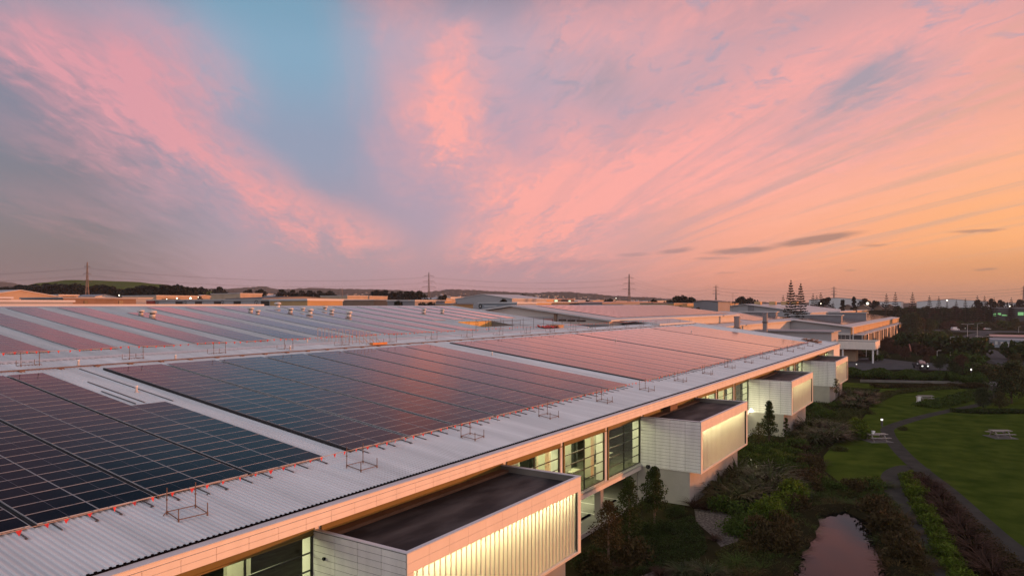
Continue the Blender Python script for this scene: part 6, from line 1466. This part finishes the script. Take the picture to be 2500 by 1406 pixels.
# Norfolk pines on the skyline
npx = norfolk('norfolk_pine', 81, 20, 9.6, 22); np2 = norfolk('norfolk_pine', 82, 20, 8.2, 15); fcn = tree_mesh('dark_conifer', 'tree', 83, 12, 5, .6, 1500, .55, .16, 16, 'pine', .85)
def skytree(proto, px, ytop, F, h0, lab, grp=None, wsc=1.0, cat='tree'):
    b = atF(px, ytop, F); g0 = ground_z(b.x, b.y); s = (b.z - g0) / h0
    o = put(proto, 0, 0, R5.random() * 6, s * wsc, lab, cat, grp, sz=s, at=Vector((b.x, b.y, g0))); return o
skytree(npx, 1931, 684, 330, 20, 'tallest Norfolk pine, left of the tall pair on the skyline', wsc=.66); skytree(npx, 1955, 692, 325, 20, 'second tall Norfolk pine, right of the tall pair', wsc=.72)
for (px, yt, w) in ((1912, 721, 'tiny, just left of the tall pair'), (1985, 717, 'slim, first right of the tall pair'), (1994, 722, 'small and faint, second right of the tall pair'), (2004, 714, 'slim with a lamp at its foot'), (2164, 717, 'dark and bushy by the bright floodlight'), (2186, 714, 'slim with open tiers, right of the bushy one'), (2228, 714, 'broad with open tiers, middle of the right skyline'), (2269, 722, 'small, left end of the curved shed'), (2292, 724, 'faint, before the curved shed'), (2357, 729, 'small, right part of the curved shed'), (2386, 722, 'spiky top over a round tree'), (2404, 723, 'spiky top over the dark twin tree'), (2469, 727, 'small, near the right edge'), (2312, 738, 'short, below the roof lamp'), (2034, 737, 'short, below the fifth pylon'), (2427, 727, 'faint, thin, before the right white shed'), (2335, 732, 'tiny tip behind the curved shed')):
    skytree(np2, px, yt, 520, 20, f'skyline Norfolk pine, {w}', 'slim Norfolk pines on the right skyline', .9)
skytree(fcn, 2085, 721, 480, 12, 'dark cone-shaped conifer against the white shed'); skytree(fcn, 2057, 728, 470, 12, 'short dark rounded conifer left of the cone-shaped one', wsc=1.1)
fbt = [tree_mesh('far_tree', 'tree', 90 + k, 12, 13, 2.5, 900, 1.1, .42, 14, 'farleaf', .1, 'bark', 5, flat=.8) for k in range(3)]
rowl = [(-8, 705), (8, 703), (24, 704), (40, 702), (56, 698), (72, 697), (88, 700), (104, 701), (120, 696), (136, 696), (152, 699), (168, 697), (184, 695), (200, 699), (216, 701), (232, 700), (246, 698), (260, 702), (274, 704), (286, 708)]
for i, (px, yt) in enumerate(rowl): skytree(fbt[i % 3], px, yt - 3, 470, 12, 'dark bushy tree in the belt below the green hill, left of the lamp', 'tree belt below the green hill', 1.15)
rowm = [(326, 705), (340, 699), (354, 700), (368, 699), (382, 702), (396, 700), (410, 697), (424, 699), (436, 697), (448, 701), (460, 704)]
for i, (px, yt) in enumerate(rowm): skytree(fbt[(i + 1) % 3], px, yt - 2, 420, 12, 'dark bushy tree in the short belt right of the leftmost pylon', 'tree belt right of the first pylon', 1.1)
for i, (px, yt, w) in enumerate(((494, 701, 'rounded dark tree alone beside the grey shed'), (536, 699, 'tall open-crowned tree behind the grey shed'), (605, 707, 'low tree behind the pink-lit flank'), (636, 706, 'twin-topped tree behind the pink-lit flank'), (690, 706, 'spreading dark tree before the far hill'), (712, 708, 'dark tree right of the spreading one'), (735, 709, 'lower tree in the same group'), (760, 709, 'flat-topped tree in the middle of the far group'), (783, 710, 'flat-topped dark tree left of the mast'), (806, 710, 'last dark tree before the mast'), (916, 708, 'tall narrow tree right of the thin mast'), (935, 708, 'dense tree pair right of the thin mast'), (955, 713, 'first of the tight row left of the central pylon'), (972, 711, 'second of the tight row left of the central pylon'), (990, 711, 'third of the tight row left of the central pylon'), (1008, 711, 'fourth of the tight row left of the central pylon'), (1024, 709, 'fifth of the tight row, next to the central pylon'), (1080, 720, 'small tree right of the central pylon'), (1275, 718, 'pale tree behind the big grey gable'), (1486, 729, 'round dark tree before the third pylon'), (1440, 733, 'low dark tree right of the green-lit showroom'), (1594, 731, 'small round tree right of the third pylon'), (1630, 733, 'small dark ball of a tree near the clump'), (1808, 724, 'two-topped dark tree left of the tan vents'), (1832, 727, 'flat tree beside the two-topped one'), (2112, 728, 'rounded tree above the bright floodlight'), (2015, 726, 'rounded tree behind the wide white shed'), (2445, 733, 'flat tree group above the right white shed'), (2494, 731, 'dark tree at the right edge of the skyline'), (2140, 734, 'small tree right of the bright floodlight'))):
    skytree(fbt[i % 3], px, yt, 520 if px < 1700 else 600, 12, w, 'single trees on the skyline', .8)
for (px, yt, w) in ((1656, 724, 'left lobe'), (1668, 722, 'crest'), (1682, 727, 'right lobe')): skytree(fbt[0], px, yt, 500, 12, f'dense dark tree clump right of the third pylon, {w}', 'dense clump right of the third pylon', 1.0)
for (px, py, X_, w) in ((972, 733, 150, 'small dark palm-like tree before the brown-based shed'), (1052, 736, 160, 'bush at the foot of the central pylon'), (1035, 738, 162, 'lower bush left of the pylon foot'), (1228, 729, 240, 'dark round tree before the big grey gable'), (1115, 739, 200, 'small dark bush left of the round emblem shed'), (1665, 747, 330, 'dark bush before the yellow-lit wall'), (1705, 750, 320, 'wide dark bush before the brown-grey front'), (1690, 751, 322, 'lower dark bush joined to the wide one'), (2420, 728, 560, 'round crown below a spiky pine top') , (2386, 731, 560, 'round dark crown under a spiky pine top'), (120, 742, 140, 'dark creeper-like bush on the low parapet, left'), (265, 733, 175, 'dark arching bush before the brick wall, left one'), (295, 735, 175, 'dark arching bush before the brick wall, right one')):
    b = atX(px, py, X_) if px < 2300 and px > 900 else atF(px, py, X_ if X_ > 300 else 190); g0 = ground_z(b.x, b.y); s = (b.z - g0) / 12; put(fbt[1], 0, 0, R5.random() * 6, s * .5, w, 'bush' if 'bush' in w else 'tree', 'bushes among the sheds', sz=s, at=Vector((b.x, b.y, g0)))
# ---------------------------------------------------------------- pylons and wires
M['pylon'] = mat('pylon_steel', (.22, .17, .15), .6, .1, 1)
def pylon(px, ytop, F, lab, arms=3, red=False, wide=1.0, r=.16):
    top = atF(px, ytop, F); g0 = ground_z(top.x, top.y); hh = top.z - g0; t = thing('pylon', lab, 'pylon', (top.x, top.y, g0), 'lattice pylons on the skyline', rz=TH - pi / 2 + .25)
    mb = MB(); B = hh * .11; lv = [0, .16, .30, .42, .53, .62, .70, .78, .86, .93, 1.0]
    wd = lambda u: (B * (1 - u / .55) + B * .30 * (u / .55) if u < .55 else B * .30 * (1 - (u - .55) / .45 * .75)) * .5
    for i in range(len(lv) - 1):
        u, v = lv[i], lv[i + 1]; a, b = wd(u), wd(v)
        C0 = [(-a, -a), (a, -a), (a, a), (-a, a)]; C1 = [(-b, -b), (b, -b), (b, b), (-b, b)]
        for k in range(4):
            k2 = (k + 1) % 4
            mb.tube((*C0[k], u * hh), (*C1[k], v * hh), r, 4, cap=False); mb.tube((*C0[k], u * hh), (*C1[k2], v * hh), r * .55, 4, cap=False); mb.tube((*C0[k2], u * hh), (*C1[k], v * hh), r * .55, 4, cap=False); mb.tube((*C1[k], v * hh), (*C1[k2], v * hh), r * .5, 4, cap=False)
    local('tower', mb, M['pylon'], t)
    for q in range(arms):
        z = hh * (.66 + .125 * q); ar = hh * (.15 - .022 * q) * wide; mb = MB()
        for s in (-1, 1):
            for yy in (-.4, .4): mb.tube((s * wd(.7), yy, z), (s * ar, 0, z + .3), r * .6, 4, cap=False)
            mb.tube((0, 0, z + hh * .03), (s * ar, 0, z + .3), r * .6, 4, cap=False); mb.tube((s * ar, 0, z + .3), (s * ar, 0, z - hh * .022), r * .5, 4, cap=False)
        local('cross_arm', mb, M['pylon'], t)
    return t, hh, g0
py = [(213, 640, 430, 'leftmost lattice pylon, reddish, before the green hill', .45), (1047, 665, 560, 'central lattice pylon above the orange-lit shed', 1.0), (1536, 669, 640, 'lattice pylon over the middle roofs, third from the left', 1.0), (1748, 696, 950, 'small lattice pylon, fourth from the left', 1.0), (2036, 699, 1000, 'small lattice pylon right of the tall pine pair', 1.0), (2499, 698, 1000, 'lattice pylon cut by the right edge', 1.0)]
P3 = []
for (px, yt, F, lab, wide) in py: t_, hh, g0 = pylon(px, yt, F, lab, 3, wide=wide, r=.15 * F / 560 if F > 560 else .13); P3.append((Vector(t_.location), hh, TH - pi / 2 + .25, wide))
P3.insert(0, (Vector(atF(-700, 640, 430).to_2d().to_3d()) + Vector((0, 0, P3[0][0].z)), P3[0][1], P3[0][2], .45))
mw = mat("power_wire", (.16, .14, .15), .6, .05, 1)
for i in range(len(P3) - 1):
    (a, ha, ra, wa), (b, hb, rb, wb) = P3[i], P3[i + 1]; mb = MB()
    for q in range(3):
        for s in (-1, 1):
            pa = a + Vector((cos(ra) * s * ha * (.15 - .022 * q) * wa, sin(ra) * s * ha * (.15 - .022 * q) * wa, ha * (.64 + .125 * q))); pb = b + Vector((cos(rb) * s * hb * (.15 - .022 * q) * wb, sin(rb) * s * hb * (.15 - .022 * q) * wb, hb * (.64 + .125 * q)))
            n = 14; sag = (pb - pa).length * .022; prev = None
            for k in range(n + 1):
                u = k / n; c = pa.lerp(pb, u); c.z -= sag * 4 * u * (1 - u)
                if prev: mb.tube(prev, c, .03 * max(1, (c - CAM).length / 420), 3, cap=False)
                prev = c
    tag(mb.build('power_line', mw, None), f'faint power wires, span {["left of the first pylon", "from the first to the central pylon", "from the central to the third pylon", "from the third to the fourth pylon", "from the fourth to the fifth pylon", "from the fifth pylon to the right edge"][i]}', 'wires')
p = atF(836, 703, 300); t = thing('radio_mast', 'thin mast on the skyline left of the central pylon', 'mast', tuple(p)); mb = MB(); mb.tube((0, 0, ground_z(p.x, p.y) - p.z), (0, 0, 0), .22, 5, .08); local('pole', mb, M['pylon'], t)
p = atF(1789, 715, 380); t = thing('radio_mast', 'thin mast right of the fourth pylon', 'mast', tuple(p)); mb = MB(); mb.tube((0, 0, ground_z(p.x, p.y) - p.z), (0, 0, 0), .14, 5, .06); local('pole', mb, M['pylon'], t)
# ---------------------------------------------------------------- hills
M['hillgrass'] = soilmat('hill_pasture', (.075, .105, .022), (.11, .14, .032), .02)
M['hillfar'] = soilmat('far_hillside', (.030, .034, .028), (.075, .072, .062), .020)
def ridge(name, prof, F, back, m, rough=0.0, seed=1, step=12):
    r = random.Random(seed); mb = MB(); cols = []
    xs = []; x = prof[0][0]
    while x <= prof[-1][0]: xs.append(x); x += step
    def yat(x):
        for i in range(len(prof) - 1):
            if prof[i][0] <= x <= prof[i+1][0]:
                u = (x - prof[i][0]) / (prof[i+1][0] - prof[i][0]); u = u * u * (3 - 2 * u); return prof[i][1] * (1 - u) + prof[i+1][1] * u
        return prof[-1][1]
    for x in xs:
        top = atF(x, yat(x) + r.uniform(-rough, rough), F); d = Vector((ray(x, HY).x, ray(x, HY).y, 0)); g0 = ground_z(top.x, top.y); col = []
        for k, (u, w) in enumerate(((-1, 0), (-.7, .22), (-.4, .55), (-.15, .88), (0, 1), (.4, .8), (1, 0))):
            pt_ = Vector((top.x, top.y, 0)) + d * (back * u); z0 = ground_z(pt_.x, pt_.y) - 2; col.append((pt_.x, pt_.y, z0 + (top.z - z0) * w + (r.uniform(-rough, rough) * F / FPX * .6 if 0 < w < 1 else 0)))
        cols.append(col)
    n = 7
    for c in cols: mb.v += c
    for i in range(len(cols) - 1):
        for k in range(n - 1): mb.f.append((i*n + k, (i+1)*n + k, (i+1)*n + k + 1, i*n + k + 1)); mb.m.append(0)
    return tag(mb.build(name, m, None, smooth=rough == 0), kind='structure')
ridge('terrain', [(1935, 766), (1975, 759), (2010, 757), (2100, 756), (2180, 757), (2235, 766)], 555, 110, M['farground'])
ridge('hill', [(30, 735), (60, 697), (100, 690), (170, 683.5), (215, 684), (300, 687), (330, 688), (380, 693), (450, 701), (540, 712), (600, 735)], 900, 260, M['hillgrass'])
far_prof = [(-400, 700), (-100, 692), (0, 688), (30, 690), (60, 698), (200, 706), (420, 705), (480, 704), (560, 705), (600, 702), (640, 699), (680, 706), (760, 703), (830, 705), (900, 706), (960, 708), (1040, 713), (1070, 710), (1095, 706), (1150, 708), (1210, 711), (1260, 714), (1300, 715), (1350, 713), (1380, 712), (1440, 717), (1500, 722), (1560, 725), (1640, 729), (1720, 733), (1800, 736), (1900, 738), (2100, 739), (2300, 740), (2600, 740), (3000, 742)]
ridge('hills', far_prof, 3200, 900, M['hillfar'], .9, 3, 5)
# houses scattered on the far hillside: too many and too small to tell apart
r = random.Random(12); mb = MB()
for k in range(420):
    px = r.uniform(1060, 1720) if r.random() < .75 else r.uniform(480, 1060); t0 = r.uniform(.04, .85)
    ytop = [b[1] for b in far_prof if b[0] >= px][0]; yy = ytop + 3 + t0 * (741 - ytop - 3); F = 3200 - 850 * t0 ** .8
    c = atF(px, yy, F - 10); w = r.uniform(2.2, 5); h_ = r.uniform(1.2, 2.6); mb.box(c.x - w * .7, c.x + w * .7, c.y - w, c.y + w, c.z - 6, c.z + h_, 0 if r.random() < .6 else 1)
tag(mb.build('hillside_houses', [wallm['grey'], wallm['tan']], None), 'sprinkle of tiny pale houses on the far hillside', 'houses', kind='stuff')
# unseen tree belt added to the right, shading the garden from low sun
r = random.Random(8); mb = MB(); sd = Vector((cos(SUN_AZ), sin(SUN_AZ), 0)); sn = Vector((-sd.y, sd.x, 0)); c0 = Vector((75, 22, 0)) + sd * 150; cl = []
for k in range(75):
    q = c0 + sn * (-190 + 380 * k / 74 + r.uniform(-2, 2)) + sd * r.uniform(-6, 6); hh = r.uniform(5.6, 7.0); cl.append((Vector((q.x, q.y, hh * .55)), Vector((4.2, 4.2, hh * .48))))
crown(mb, r, cl, 15000, 1.3, .7); tag(mb.build('shade_belt', LM['deep'], None), 'unseen belt of trees added beyond the right lawn to shade the garden', 'trees', kind='stuff')

# ---------------------------------------------------------------- the evening haze
mb = MB(); mb.box(-6200, 6200, -6200, 6200, -3.0, 150)
hm = bpy.data.materials.new('haze_air'); t = nt(hm); o = t.nodes.new('ShaderNodeOutputMaterial'); v = t.nodes.new('ShaderNodeVolumePrincipled'); v.inputs['Density'].default_value = .0001; v.inputs['Color'].default_value = (.80, .80, .86, 1); t.links.new(v.outputs[0], o.inputs['Volume'])
tag(mb.build('haze', hm, None), kind='stuff')
